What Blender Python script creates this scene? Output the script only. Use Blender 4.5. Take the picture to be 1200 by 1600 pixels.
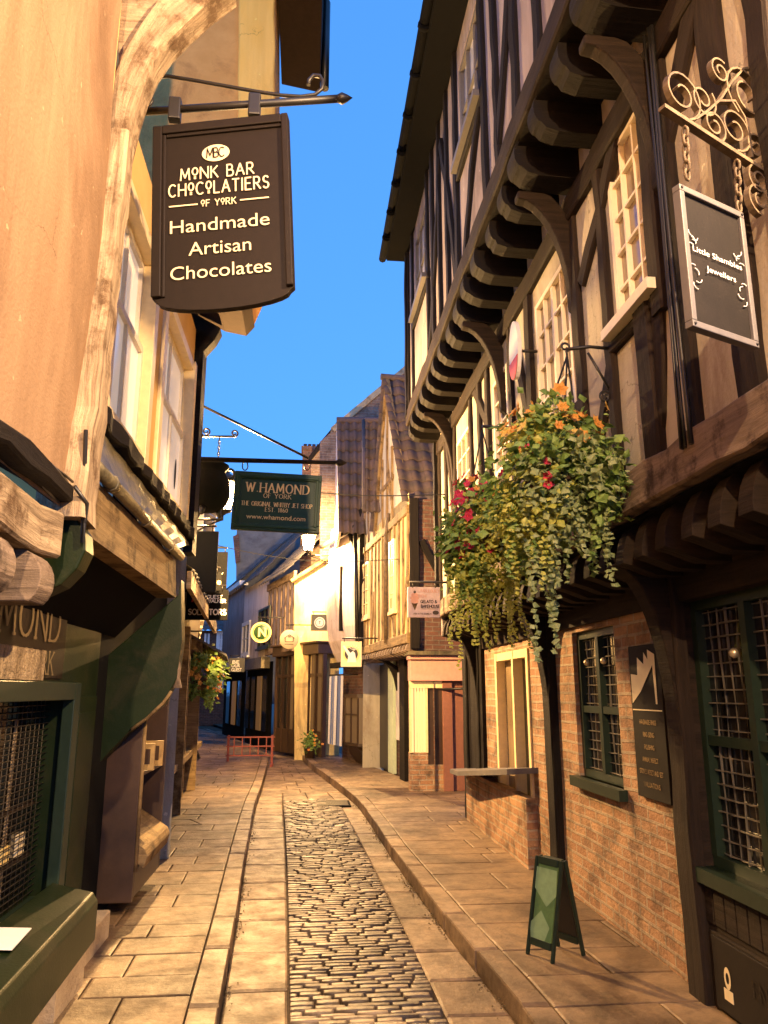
import bpy, bmesh, math, random
from mathutils import Vector, Matrix
from mathutils.geometry import tessellate_polygon
random.seed(7)
R = math.radians
V = Vector
scene = bpy.context.scene
for _o in list(bpy.data.objects): bpy.data.objects.remove(_o)
COL = scene.collection

# ------------------------------------------------------------------ camera
CAM_H = 1.65
FPX = 1202.0
PITCH = math.atan(280 / FPX)
YAW = math.atan(122 / FPX * math.cos(PITCH))
cd = bpy.data.cameras.new('camera'); cam = bpy.data.objects.new('camera', cd); COL.objects.link(cam)
cd.sensor_width = 36; cd.lens = 36 * FPX / 1600; cd.clip_start = .05; cd.clip_end = 2000
cam.location = (0, 0, CAM_H); cam.rotation_euler = (math.pi / 2 + PITCH, 0, -YAW)
scene.camera = cam
# ------------------------------------------------------------------ sky, dusk light, exposure
SUN_EL, SUN_ROT = R(20.0), R(200)
world = bpy.data.worlds.new('World'); scene.world = world; world.use_nodes = True
nt = world.node_tree; nt.nodes.clear()
sky = nt.nodes.new('ShaderNodeTexSky'); sky.sky_type = 'NISHITA'; sky.sun_disc = False
sky.sun_elevation = SUN_EL; sky.sun_rotation = SUN_ROT
sky.air_density = 1.0; sky.dust_density = 0.0; sky.ozone_density = 6.5
tcw = nt.nodes.new('ShaderNodeTexCoord'); mpw = nt.nodes.new('ShaderNodeMapping'); mpw.vector_type = 'POINT'     # even dusk sky: the glow of the horizon stays behind the houses
mpw.inputs['Scale'].default_value = (1, 1, .30); mpw.inputs['Location'].default_value = (0, 0, .62)
nt.links.new(tcw.outputs['Generated'], mpw.inputs[0]); nt.links.new(mpw.outputs[0], sky.inputs['Vector'])
hs = nt.nodes.new('ShaderNodeHueSaturation'); hs.inputs['Saturation'].default_value = 1.09; hs.inputs['Value'].default_value = 2.0
bg = nt.nodes.new('ShaderNodeBackground'); bg.inputs['Strength'].default_value = 0.15
wo = nt.nodes.new('ShaderNodeOutputWorld')
nt.links.new(sky.outputs[0], hs.inputs['Color']); nt.links.new(hs.outputs[0], bg.inputs[0]); nt.links.new(bg.outputs[0], wo.inputs[0])
sd = bpy.data.lights.new('sun', 'SUN'); sd.energy = 0.05; sd.angle = R(12); sd.color = (1, .8, .6)
so = bpy.data.objects.new('sun', sd); COL.objects.link(so)
so.rotation_euler = (math.pi / 2 - SUN_EL, 0, math.pi - SUN_ROT)
scene.view_settings.view_transform = 'Standard'; scene.view_settings.look = 'None'
scene.view_settings.exposure = 1.0; scene.view_settings.gamma = 1.0
LAMP_COL = (1.0, .59, .22)
FILL_LAMP_W, KEY_LAMP_W, CAULDRON_LAMP_W, FAR_LAMP_W = 2600, 5200, 4000, 4600
NEAR_LAMP_COL = (1.0, .64, .34)
scene.cycles.max_bounces = 6; scene.cycles.sample_clamp_indirect = 4; scene.cycles.sample_clamp_direct = 0

# ------------------------------------------------------------------ measuring: a photo pixel seen on a real plane
FW = V((math.sin(YAW) * math.cos(PITCH), math.cos(YAW) * math.cos(PITCH), math.sin(PITCH)))
RT = V((math.cos(YAW), -math.sin(YAW), 0)); UP = RT.cross(FW); CC = V((0, 0, CAM_H))
def ray(x, y): return FW * FPX + RT * (x - 600) - UP * (y - 800)
def on_z(x, y, z): d = ray(x, y); return CC + d * ((z - CAM_H) / d.z)
def on_x(x, y, X): d = ray(x, y); return CC + d * (X / d.x)
def on_y(x, y, Y): d = ray(x, y); return CC + d * (Y / d.y)

# ------------------------------------------------------------------ mesh builder
class MB:
    def __init__(s): s.v = []; s.f = []; s.uv = []; s.sm = []
    def add(s, vs, fs, uvs=None, smooth=False):
        b = len(s.v); s.v += [V(p) for p in vs]
        for i, f in enumerate(fs):
            s.f.append([b + k for k in f]); s.uv.append(uvs[i] if uvs else None); s.sm.append(smooth)
    def quad(s, *p): s.add(p, [list(range(len(p)))])
    def box(s, c, sx, sy, sz, ax=None):
        c = V(c); X, Y, Z = ax or (V((1, 0, 0)), V((0, 1, 0)), V((0, 0, 1)))
        vs = [c + X * (sx / 2 * i) + Y * (sy / 2 * j) + Z * (sz / 2 * k) for k in (-1, 1) for j in (-1, 1) for i in (-1, 1)]
        s.add(vs, [[0, 2, 3, 1], [4, 5, 7, 6], [0, 1, 5, 4], [2, 6, 7, 3], [0, 4, 6, 2], [1, 3, 7, 5]])
    def bb(s, x0, x1, y0, y1, z0, z1): s.box(((x0 + x1) / 2, (y0 + y1) / 2, (z0 + z1) / 2), x1 - x0, y1 - y0, z1 - z0)
    def ribbon_solid(s, rings, cap=True, smooth=False, uvlen=None):
        n = len(rings[0]); b = len(s.v); L = 0
        for r in rings: s.v += [V(p) for p in r]
        per = [0]
        for j in range(n): per.append(per[-1] + (V(rings[0][(j + 1) % n]) - V(rings[0][j])).length)
        for i in range(len(rings) - 1):
            d = (sum((V(p) for p in rings[i + 1]), V()) - sum((V(p) for p in rings[i]), V())).length / n
            for j in range(n):
                k = (j + 1) % n
                s.f.append([b + i * n + j, b + i * n + k, b + (i + 1) * n + k, b + (i + 1) * n + j])
                s.uv.append([(L, per[j]), (L, per[j + 1]), (L + d, per[j + 1]), (L + d, per[j])]); s.sm.append(smooth)
            L += d
        if cap:
            s.f.append([b + j for j in range(n)][::-1]); s.uv.append(None); s.sm.append(False)
            e = b + (len(rings) - 1) * n
            s.f.append([e + j for j in range(n)]); s.uv.append(None); s.sm.append(False)
    def tube(s, pts, r, n=8, taper=None, cap=True):
        pts = [V(p) for p in pts]; rings = []; prev = None
        for i, p in enumerate(pts):
            t = (pts[min(i + 1, len(pts) - 1)] - pts[max(i - 1, 0)]).normalized()
            if prev is None: a = t.orthogonal().normalized()
            else:
                a = prev - t * prev.dot(t)
                a = a.normalized() if a.length > 1e-6 else t.orthogonal().normalized()
            prev = a; c = t.cross(a); rr = r if taper is None else r + (taper - r) * i / (len(pts) - 1)
            rings.append([p + (a * math.cos(q) + c * math.sin(q)) * rr for q in [2 * math.pi * k / n for k in range(n)]])
        s.ribbon_solid(rings, cap, True)
    def lathe(s, base, prof, n=20, axis=None):
        base = V(base); Z = V(axis or (0, 0, 1)).normalized(); X = Z.orthogonal().normalized(); Y = Z.cross(X)
        s.ribbon_solid([[base + Z * h + (X * math.cos(q) + Y * math.sin(q)) * max(r, 1e-4) for q in [2 * math.pi * k / n for k in range(n)]] for r, h in prof], True, True)
    def prism(s, poly, off):            # a planar outline pushed along off
        off = V(off); poly = [V(p) for p in poly]; n = len(poly); b = len(s.v)
        s.v += poly + [p + off for p in poly]
        tri = tessellate_polygon([poly])
        for t in tri:
            s.f.append([b + k for k in t]); s.uv.append(None); s.sm.append(False)
            s.f.append([b + n + k for k in reversed(t)]); s.uv.append(None); s.sm.append(False)
        for i in range(n):
            j = (i + 1) % n; s.f.append([b + i, b + j, b + n + j, b + n + i]); s.uv.append(None); s.sm.append(False)
    def beam(s, a, b, w, n, o0, o1, jit=.05, bow=0, seg=None, w1=None):
        """timber from a to b, w wide in the plane whose outward normal is n, from o0 to o1 along n"""
        a, b, n = V(a), V(b), V(n).normalized(); L = (b - a).length; t = (b - a).normalized(); sd_ = t.cross(n).normalized()
        k = seg or max(2, int(L / .22)); rings = []
        for i in range(k + 1):
            f = i / k; c = a.lerp(b, f) + sd_ * (bow * 4 * f * (1 - f))
            ww = (w + ((w1 or w) - w) * f) / 2
            l = ww * (1 + random.uniform(-jit, jit) * 2); r = ww * (1 + random.uniform(-jit, jit) * 2); o = o1 + random.uniform(-jit, jit) * .12
            ch = min(.012, w * .12)
            rings.append([c - sd_ * l + n * o0, c + sd_ * r + n * o0, c + sd_ * r + n * (o - ch), c + sd_ * (r - ch) + n * o, c - sd_ * (l - ch) + n * o, c - sd_ * l + n * (o - ch)])
        s.ribbon_solid(rings)
    def build(s, name, m, parent=None, bevel=0, loc=None):
        me = bpy.data.meshes.new(name); org = V(loc) if loc is not None else (ORG[parent.name] if parent else V())
        vs = [v - org for v in s.v]
        me.from_pydata(vs, [], s.f)
        uvl = me.uv_layers.new(name='UV'); li = 0; data = [0.0] * (2 * len(me.loops))
        for p, uv in zip(me.polygons, s.uv):
            if uv is None:
                nn = p.normal
                if abs(nn.z) < .85:
                    t = V((-nn.y, nn.x, 0)).normalized(); w = nn.cross(t) * -1
                    if w.z < 0: w = -w
                    uv = [((vs[k] + org).dot(t), (vs[k] + org).dot(w)) for k in p.vertices]
                else: uv = [((vs[k] + org).x, (vs[k] + org).y) for k in p.vertices]
            for q in uv: data[li] = q[0]; data[li + 1] = q[1]; li += 2
        uvl.data.foreach_set('uv', data)
        me.polygons.foreach_set('use_smooth', s.sm)
        me.materials.append(m); me.update()
        o = bpy.data.objects.new(name, me); COL.objects.link(o); ORG[o.name] = org
        if parent: o.parent = parent
        else: o.location = org
        if bevel:
            bm = bmesh.new(); bm.from_mesh(me); bmesh.ops.recalc_face_normals(bm, faces=bm.faces); bm.to_mesh(me); bm.free()
            bv = o.modifiers.new('bevel', 'BEVEL'); bv.width = bevel; bv.segments = 2; bv.limit_method = 'ANGLE'
        else:
            bm = bmesh.new(); bm.from_mesh(me); bmesh.ops.recalc_face_normals(bm, faces=bm.faces); bm.to_mesh(me); bm.free()
        return o
ORG = {}
def tag(o, label=None, cat=None, group=None, kind=None):
    if label: o['label'] = label
    if cat: o['category'] = cat
    if group: o['group'] = group
    if kind: o['kind'] = kind
    return o
def thing(name, label, cat, loc, group=None):
    o = bpy.data.objects.new(name, None); COL.objects.link(o); o.location = V(loc); ORG[o.name] = V(loc)
    o.empty_display_size = .2
    return tag(o, label, cat, group)
def dup(root, delta, label, rot=0):
    def cp(o, par):
        c = o.copy(); COL.objects.link(c); ORG[c.name] = ORG[o.name]
        if par: c.parent = par
        for ch in list(kids[o.name]): cp(ch, c)
        return c
    kids = {}
    def walk(o): kids[o.name] = list(o.children); [walk(c) for c in o.children]
    walk(root); r = cp(root, None); r.location = root.location + V(delta); r.rotation_euler.z = rot; r['label'] = label
    return r

class Facade:
    """vertical wall plane: u runs from A towards B, z is up, w is out towards the street"""
    def __init__(s, A, B, side):
        s.A = V((A[0], A[1], 0)); B = V((B[0], B[1], 0)); s.L = (B - s.A).length; s.t = (B - s.A).normalized()
        s.n = V((-s.t.y, s.t.x, 0)) if side == 'R' else V((s.t.y, -s.t.x, 0))
    def P(s, u, z, w=0): return s.A + s.t * u + s.n * w + V((0, 0, z))
    def at(s, x, y, w=0):
        d = ray(x, y); o = s.A + s.n * w
        p = CC + d * (s.n.dot(o - CC) / s.n.dot(d)); return ((p - s.A).dot(s.t), p.z)
    def u(s, x, y, w=0): return s.at(x, y, w)[0]
    def box(s, mb, u0, u1, z0, z1, w0, w1):
        mb.box(s.P((u0 + u1) / 2, (z0 + z1) / 2, (w0 + w1) / 2), abs(u1 - u0), abs(w1 - w0), abs(z1 - z0), (s.t, s.n, V((0, 0, 1))))
    def beam(s, mb, a, b, w, o0=-.02, o1=.035, **k): mb.beam(s.P(*a), s.P(*b), w, s.n, o0, o1, **k)
    def wall(s, mb, u0, u1, z0, z1, holes=(), d=.12, w=0, div=None):
        us = sorted({u0, u1, *[h[0] for h in holes], *[h[1] for h in holes]}); zs = sorted({z0, z1, *[h[2] for h in holes], *[h[3] for h in holes]})
        us = [q for q in us if u0 <= q <= u1]; zs = [q for q in zs if z0 <= q <= z1]
        for a, b in zip(us, us[1:]):
            for c, e in zip(zs, zs[1:]):
                m, k = (a + b) / 2, (c + e) / 2
                if any(h[0] < m < h[1] and h[2] < k < h[3] for h in holes): continue
                mb.quad(s.P(a, c, w), s.P(b, c, w), s.P(b, e, w), s.P(a, e, w))
        for h in holes:
            a, b, c, e = max(h[0], u0), min(h[1], u1), max(h[2], z0), min(h[3], z1)
            mb.quad(s.P(a, c, w), s.P(b, c, w), s.P(b, c, w - d), s.P(a, c, w - d)); mb.quad(s.P(a, e, w), s.P(b, e, w), s.P(b, e, w - d), s.P(a, e, w - d))
            mb.quad(s.P(a, c, w), s.P(a, e, w), s.P(a, e, w - d), s.P(a, c, w - d)); mb.quad(s.P(b, c, w), s.P(b, e, w), s.P(b, e, w - d), s.P(b, c, w - d))
    def prism(s, mb, prof, u0, u1):     # profile [(w, z)] swept along u
        mb.prism([s.P(u0, z, w) for w, z in prof], s.t * (u1 - u0))
def window(F, parent, u0, u1, z0, z1, nx, nz, fm, pm, w=-.07, fr=.05, bar=.018, sill=None, name='window', mull=(), label=None, th=.045):
    mb = MB(); a, b = min(u0, u1), max(u0, u1)
    F.box(mb, a, a + fr, z0, z1, w, w + th); F.box(mb, b - fr, b, z0, z1, w, w + th)
    F.box(mb, a + fr, b - fr, z0, z0 + fr, w, w + th); F.box(mb, a + fr, b - fr, z1 - fr, z1, w, w + th)
    for i in range(1, nx):
        q = a + (b - a) * i / nx; bw = fr if i in mull else bar
        F.box(mb, q - bw / 2, q + bw / 2, z0 + fr, z1 - fr, w + .004, w + th - .008)
    for i in range(1, nz):
        q = z0 + (z1 - z0) * i / nz; bw = bar
        F.box(mb, a + fr, b - fr, q - bw / 2, q + bw / 2, w + .006, w + th - .012)
    o = mb.build(name, fm, parent)
    if label: o['label'] = label
    p = MB(); p.quad(F.P(a + .01, z0 + .01, w + .008), F.P(b - .01, z0 + .01, w + .008), F.P(b - .01, z1 - .01, w + .008), F.P(a + .01, z1 - .01, w + .008)); p.build('pane', pm, o)
    if sill:
        q = MB(); F.box(q, a - .05, b + .05, z0 - .06, z0, w, w + sill); q.build('sill', fm, o)
    return o

# ------------------------------------------------------------------ materials
def _nodes(name):
    m = bpy.data.materials.new(name); m.use_nodes = True; t = m.node_tree; b = t.nodes['Principled BSDF']; return m, t, b
def N(t, ty, **k):
    n = t.nodes.new(ty)
    for a, v in k.items():
        if a in n.inputs: n.inputs[a].default_value = v
        else: setattr(n, a, v)
    return n
def ramp(t, src, stops):
    r = t.nodes.new('ShaderNodeValToRGB'); e = r.color_ramp.elements
    while len(e) < len(stops): e.new(.5)
    for q, (p, c) in zip(e, stops): q.position = p; q.color = (*c, 1) if len(c) == 3 else c
    t.links.new(src, r.inputs[0]); return r
def mixc(t, a, b, fac, mode='MIX'):
    m = t.nodes.new('ShaderNodeMix'); m.data_type = 'RGBA'; m.blend_type = mode
    for s_, v in ((m.inputs[0], fac), (m.inputs[6], a), (m.inputs[7], b)):
        if hasattr(v, 'is_linked') or hasattr(v, 'links'): t.links.new(v, s_)
        else: s_.default_value = v if isinstance(v, (int, float)) else (*v, 1)
    return m.outputs[2]
def bump(t, b, h, strength, dist):
    n = t.nodes.new('ShaderNodeBump'); n.inputs['Strength'].default_value = strength; n.inputs['Distance'].default_value = dist
    t.links.new(h, n.inputs['Height']); t.links.new(n.outputs[0], b.inputs['Normal']); return n
def rough_mat(name, c1, c2, rough=.85, sc=6, bsc=40, bst=.5, bd=.01, dirt=None, dsc=1.5, metal=0, spec=.3, streak=False):
    m, t, b = _nodes(name); tc = N(t, 'ShaderNodeTexCoord'); vec = tc.outputs['Object']
    mp = N(t, 'ShaderNodeMapping'); t.links.new(vec, mp.inputs[0])
    if streak: mp.inputs['Scale'].default_value = (1, 1, .25)
    n1 = N(t, 'ShaderNodeTexNoise', Scale=sc, Detail=8, Roughness=.65); t.links.new(mp.outputs[0], n1.inputs['Vector'])
    r = ramp(t, n1.outputs['Fac'], [(.32, c1), (.68, c2)]); col = r.outputs[0]
    if dirt:
        n2 = N(t, 'ShaderNodeTexNoise', Scale=dsc, Detail=10, Roughness=.72, Distortion=.6); t.links.new(mp.outputs[0], n2.inputs['Vector'])
        r2 = ramp(t, n2.outputs['Fac'], [(.5, (0, 0, 0)), (.66, (1, 1, 1))]); col = mixc(t, col, dirt, r2.outputs[0])
    if streak:
        mp2 = N(t, 'ShaderNodeMapping'); mp2.inputs['Scale'].default_value = (1, 1, .07); t.links.new(vec, mp2.inputs[0])
        n5 = N(t, 'ShaderNodeTexNoise', Scale=9, Detail=6, Roughness=.6, Distortion=.3); t.links.new(mp2.outputs[0], n5.inputs['Vector'])
        r5 = ramp(t, n5.outputs['Fac'], [(.40, (.78, .74, .70)), (.56, (1, 1, 1)), (.68, (1.12, 1.12, 1.1))]); col = mixc(t, col, r5.outputs[0], .30, 'MULTIPLY')
        nd = N(t, 'ShaderNodeTexNoise', Scale=3.0, Detail=6, Roughness=.6); t.links.new(vec, nd.inputs['Vector'])
        sv = N(t, 'ShaderNodeVectorMath', operation='MULTIPLY_ADD'); t.links.new(nd.outputs['Color'], sv.inputs[0]); sv.inputs[1].default_value = (.5, .5, .5); t.links.new(vec, sv.inputs[2])
        vo = N(t, 'ShaderNodeTexVoronoi', feature='DISTANCE_TO_EDGE', Scale=1.3); t.links.new(sv.outputs[0], vo.inputs['Vector'])
        rc = ramp(t, vo.outputs['Distance'], [(.0, (1, 1, 1)), (.006, (0, 0, 0))]); nm = N(t, 'ShaderNodeTexNoise', Scale=1.1, Detail=2); t.links.new(vec, nm.inputs['Vector']); rm = ramp(t, nm.outputs['Fac'], [(.52, (0, 0, 0)), (.60, (1, 1, 1))])
        ck = N(t, 'ShaderNodeMath', operation='MULTIPLY'); t.links.new(rc.outputs[0], ck.inputs[0]); t.links.new(rm.outputs[0], ck.inputs[1]); col = mixc(t, col, tuple(x * .45 for x in c1), ck.outputs[0])
        n6 = N(t, 'ShaderNodeTexNoise', Scale=14, Detail=4, Roughness=.5); t.links.new(vec, n6.inputs['Vector'])
        r6 = ramp(t, n6.outputs['Fac'], [(.70, (0, 0, 0)), (.74, (1, 1, 1))]); col = mixc(t, col, tuple(min(1, x * 1.35) for x in c2), r6.outputs[0])
    t.links.new(col, b.inputs['Base Color']); b.inputs['Roughness'].default_value = rough; b.inputs['Metallic'].default_value = metal
    b.inputs['Specular IOR Level'].default_value = spec
    n3 = N(t, 'ShaderNodeTexNoise', Scale=bsc, Detail=6, Roughness=.6); t.links.new(vec, n3.inputs['Vector'])
    bump(t, b, n3.outputs['Fac'], bst, bd); return m
def timber_mat(name, c1, c2, rough=.75, grain=1.0, bd=.012, worn=None, spec=.3):
    m, t, b = _nodes(name); uv = N(t, 'ShaderNodeUVMap'); mp = N(t, 'ShaderNodeMapping'); mp.inputs['Scale'].default_value = (1.6, 26 * grain, 1)
    t.links.new(uv.outputs[0], mp.inputs[0])
    tc = N(t, 'ShaderNodeTexCoord')
    n1 = N(t, 'ShaderNodeTexNoise', Scale=1.0, Detail=8, Roughness=.7, Distortion=.4); t.links.new(mp.outputs[0], n1.inputs['Vector'])
    r = ramp(t, n1.outputs['Fac'], [(.3, c1), (.7, c2)]); col = r.outputs[0]
    n2 = N(t, 'ShaderNodeTexNoise', Scale=4, Detail=9, Roughness=.7); t.links.new(tc.outputs['Object'], n2.inputs['Vector'])
    if worn:
        r2 = ramp(t, n2.outputs['Fac'], [(.5, (0, 0, 0)), (.62, (1, 1, 1))]); col = mixc(t, col, worn, r2.outputs[0])
    t.links.new(col, b.inputs['Base Color']); b.inputs['Roughness'].default_value = rough; b.inputs['Specular IOR Level'].default_value = spec
    ad = N(t, 'ShaderNodeMath', operation='ADD'); t.links.new(n1.outputs['Fac'], ad.inputs[0]); t.links.new(n2.outputs['Fac'], ad.inputs[1])
    bump(t, b, ad.outputs[0], .7, bd); return m
def brick_mat(name, c1, c2, mortar, bw=.225, bh=.075, ms=.011, dirt=(.05, .035, .025), rough=.85):
    m, t, b = _nodes(name); uv = N(t, 'ShaderNodeUVMap')
    nz = N(t, 'ShaderNodeTexNoise', Scale=2.5, Detail=3); t.links.new(uv.outputs[0], nz.inputs['Vector'])
    wob = N(t, 'ShaderNodeVectorMath', operation='SCALE'); t.links.new(nz.outputs['Color'], wob.inputs[0]); wob.inputs['Scale'].default_value = .035
    ad = N(t, 'ShaderNodeVectorMath', operation='ADD'); t.links.new(uv.outputs[0], ad.inputs[0]); t.links.new(wob.outputs[0], ad.inputs[1])
    br = N(t, 'ShaderNodeTexBrick'); t.links.new(ad.outputs[0], br.inputs['Vector'])
    for k, v in (('Scale', 1.0), ('Brick Width', bw), ('Row Height', bh), ('Mortar Size', ms), ('Mortar Smooth', .25), ('Bias', 0.0)): br.inputs[k].default_value = v
    br.inputs['Color1'].default_value = (*c1, 1); br.inputs['Color2'].default_value = (*c2, 1); br.inputs['Mortar'].default_value = (*mortar, 1)
    n2 = N(t, 'ShaderNodeTexNoise', Scale=3.5, Detail=9, Roughness=.7); t.links.new(uv.outputs[0], n2.inputs['Vector'])
    r2 = ramp(t, n2.outputs['Fac'], [(.45, (0, 0, 0)), (.7, (1, 1, 1))])
    col = mixc(t, br.outputs['Color'], dirt, r2.outputs[0])
    t.links.new(col, b.inputs['Base Color']); b.inputs['Roughness'].default_value = rough
    n3 = N(t, 'ShaderNodeTexNoise', Scale=45, Detail=5); t.links.new(uv.outputs[0], n3.inputs['Vector'])
    mu = N(t, 'ShaderNodeMath', operation='MULTIPLY_ADD'); t.links.new(br.outputs['Fac'], mu.inputs[0]); mu.inputs[1].default_value = -1.2; t.links.new(n3.outputs['Fac'], mu.inputs[2])
    bump(t, b, mu.outputs[0], .9, .012); return m
def plain(name, c, rough=.5, metal=0, spec=.5, var=.15, bst=.15, sc=18):
    c2 = tuple(x * (1 - var) for x in c); c1 = tuple(min(1, x * (1 + var)) for x in c)
    return rough_mat(name, c2, c1, rough, sc, 60, bst, .004, metal=metal, spec=spec)
def glow(name, c, s, alpha=0.0):
    m, t, b = _nodes(name); b.inputs['Base Color'].default_value = (.05, .04, .03, 1); b.inputs['Emission Color'].default_value = (*c, 1); b.inputs['Emission Strength'].default_value = s
    if alpha:
        tr = N(t, 'ShaderNodeBsdfTransparent'); mx = N(t, 'ShaderNodeMixShader'); mx.inputs[0].default_value = alpha
        t.links.new(b.outputs[0], mx.inputs[1]); t.links.new(tr.outputs[0], mx.inputs[2]); t.links.new(mx.outputs[0], t.nodes['Material Output'].inputs[0])
    return m
def stone_mat(name, c1, c2, dirt, rough=.6, spec=.4, tile=None):
    """stone: every face group carries its own random value in UV.x (whole numbers)"""
    m, t, b = _nodes(name); uv = N(t, 'ShaderNodeUVMap'); tc = N(t, 'ShaderNodeTexCoord')
    wn = N(t, 'ShaderNodeTexWhiteNoise', noise_dimensions='2D'); t.links.new(uv.outputs[0], wn.inputs['Vector'])
    r = ramp(t, wn.outputs['Value'], [(0, c1), (1, c2)])
    n2 = N(t, 'ShaderNodeTexNoise', Scale=5, Detail=10, Roughness=.7); t.links.new(tc.outputs['Object'], n2.inputs['Vector'])
    r2 = ramp(t, n2.outputs['Fac'], [(.42, (0, 0, 0)), (.72, (1, 1, 1))]); col = mixc(t, r.outputs[0], dirt, r2.outputs[0])
    n4 = N(t, 'ShaderNodeTexNoise', Scale=.9, Detail=7, Roughness=.6, Distortion=1.0); t.links.new(tc.outputs['Object'], n4.inputs['Vector'])
    r4 = ramp(t, n4.outputs['Fac'], [(.44, (1, 1, 1)), (.60, (.42, .38, .34))]); col = mixc(t, col, r4.outputs[0], 1.0, 'MULTIPLY')
    t.links.new(col, b.inputs['Base Color'])
    rr = ramp(t, n2.outputs['Fac'], [(.3, (rough - .12,) * 3), (.7, (min(1, rough + .2),) * 3)]); t.links.new(rr.outputs[0], b.inputs['Roughness'])
    b.inputs['Specular IOR Level'].default_value = spec
    n3 = N(t, 'ShaderNodeTexNoise', Scale=22, Detail=8, Roughness=.65); t.links.new(tc.outputs['Object'], n3.inputs['Vector'])
    bump(t, b, n3.outputs['Fac'], .6, .012); return m

M = {}
M['plaster_peach'] = rough_mat('peach_plaster', (.25, .155, .084), (.335, .22, .128), .9, 2.2, 55, .55, .008, dirt=(.19, .115, .06), dsc=1.4, streak=True)
M['plaster_tan'] = rough_mat('tan_plaster', (.44, .40, .30), (.56, .51, .39), .9, 5, 50, .6, .01, dirt=(.32, .26, .19), dsc=2.2, streak=True)
M['plaster_lilac'] = rough_mat('lilac_plaster', (.24, .20, .195), (.36, .31, .30), .9, 6, 50, .4, .006, dirt=(.17, .135, .125), dsc=2, streak=True)
M['plaster_yellow'] = rough_mat('yellow_plaster', (.68, .52, .22), (.80, .64, .30), .9, 4, 50, .5, .008, dirt=(.35, .25, .12), dsc=2, streak=True)
M['plaster_cream'] = rough_mat('cream_plaster', (.86, .50, .09), (.92, .58, .14), .9, 4, 50, .4, .006, dirt=(.66, .36, .07), dsc=2, streak=True)
M['plaster_buff'] = rough_mat('buff_plaster', (.60, .31, .08), (.70, .38, .11), .9, 4, 60, .6, .008, dirt=(.45, .22, .06), dsc=2.5)
M['plaster_white'] = rough_mat('white_plaster', (.55, .48, .45), (.68, .60, .56), .9, 4, 50, .4, .006, dirt=(.4, .33, .3), dsc=2, streak=True)
M['plaster_ochre'] = rough_mat('ochre_plaster', (.62, .38, .12), (.72, .46, .17), .8, 3, 50, .3, .005)
M['render_grey'] = rough_mat('grey_render', (.10, .11, .12), (.15, .16, .17), .95, 3, 40, .4, .01, dirt=(.07, .07, .08), dsc=.8)
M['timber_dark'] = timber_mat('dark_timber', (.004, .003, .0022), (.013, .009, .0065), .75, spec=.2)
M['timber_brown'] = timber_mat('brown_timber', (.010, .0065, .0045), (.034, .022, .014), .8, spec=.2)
M['timber_pale'] = timber_mat('weathered_timber', (.13, .085, .048), (.56, .43, .27), .9, .8, .03, worn=(.12, .072, .036))
M['timber_grey'] = timber_mat('greyed_timber', (.10, .072, .05), (.30, .22, .155), .9, .8, .02, worn=(.05, .033, .023))
M['timber_yellow'] = timber_mat('limed_timber', (.13, .082, .036), (.32, .22, .10), .85, 1, .012, worn=(.08, .05, .022))
M['brick_warm'] = brick_mat('warm_brick', (.46, .27, .145), (.32, .165, .085), (.40, .31, .21))
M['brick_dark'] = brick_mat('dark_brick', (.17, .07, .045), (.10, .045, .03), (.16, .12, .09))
M['brick_grey'] = brick_mat('pale_brick', (.26, .17, .12), (.18, .11, .08), (.26, .22, .18))
M['white_paint'] = plain('cream_paint', (.74, .66, .52), .45, var=.08)
M['cream_sash'] = plain('bright_cream_sash', (.86, .76, .56), .45, var=.05)
M['yellow_paint'] = plain('warm_cream_paint', (.82, .66, .36), .4, var=.08)
M['green_paint'] = rough_mat('dark_green_paint', (.006, .0125, .003), (.011, .020, .006), .45, 4, 60, .3, .004, dirt=(.022, .024, .010), dsc=3, spec=.2)
M['green_frame'] = plain('green_frame_paint', (.015, .028, .017), .4, spec=.35)
M['timber_worn'] = rough_mat('worn_oak', (.24, .17, .095), (.52, .40, .25), .9, 9, 40, .9, .035, dirt=(.06, .038, .02), dsc=7, streak=True)
M['old_oak'] = rough_mat('old_oak', (.10, .07, .045), (.26, .19, .125), .9, 8, 40, .9, .03, dirt=(.05, .033, .02), dsc=5, streak=True)
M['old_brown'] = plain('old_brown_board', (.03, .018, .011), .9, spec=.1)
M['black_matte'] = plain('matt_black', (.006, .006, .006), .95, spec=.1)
M['black_paint'] = plain('black_paint', (.012, .011, .010), .4)
M['brown_paint'] = plain('brown_paint', (.045, .024, .013), .45)
M['iron'] = plain('black_iron', (.014, .012, .011), .45, 0, .5)
M['iron_pale'] = rough_mat('dusty_iron', (.08, .055, .03), (.20, .145, .085), .7, 12, 60, .5, .004, dirt=(.06, .04, .03), dsc=7)
M['lead'] = rough_mat('tarnished_lead', (.10, .085, .05), (.24, .20, .11), .42, 3, 25, .5, .02, dirt=(.05, .045, .03), dsc=2.4, metal=.25, spec=.5)
M['sign_brown'] = plain('sign_dark_brown', (.014, .0095, .007), .55, spec=.2, var=.1)
M['sign_green'] = plain('sign_dark_green', (.014, .050, .014), .4, spec=.3, var=.1, bst=.05)
M['sign_black'] = plain('sign_black', (.012, .012, .014), .4, var=.1)
M['sign_navy'] = plain('sign_slate_blue', (.012, .014, .020), .8, spec=.15, var=.1)
M['slate'] = rough_mat('slate_board', (.010, .008, .0065), (.017, .0135, .011), .7, 5, 40, .2, .004, spec=.15)
M['cream'] = plain('lettering_cream', (.78, .66, .42), .5, var=.05)
M['gold'] = plain('lettering_gold', (.82, .62, .24), .5, var=.06)
M['white'] = plain('lettering_white', (.82, .80, .76), .5, var=.04)
M['silver'] = plain('silver_frame', (.13, .12, .115), .5, var=.12)
M['pink'] = plain('salmon_paint', (.62, .34, .27), .5, var=.1)
M['brick_red_paint'] = plain('terracotta_paint', (.26, .11, .07), .6, var=.12)
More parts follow.
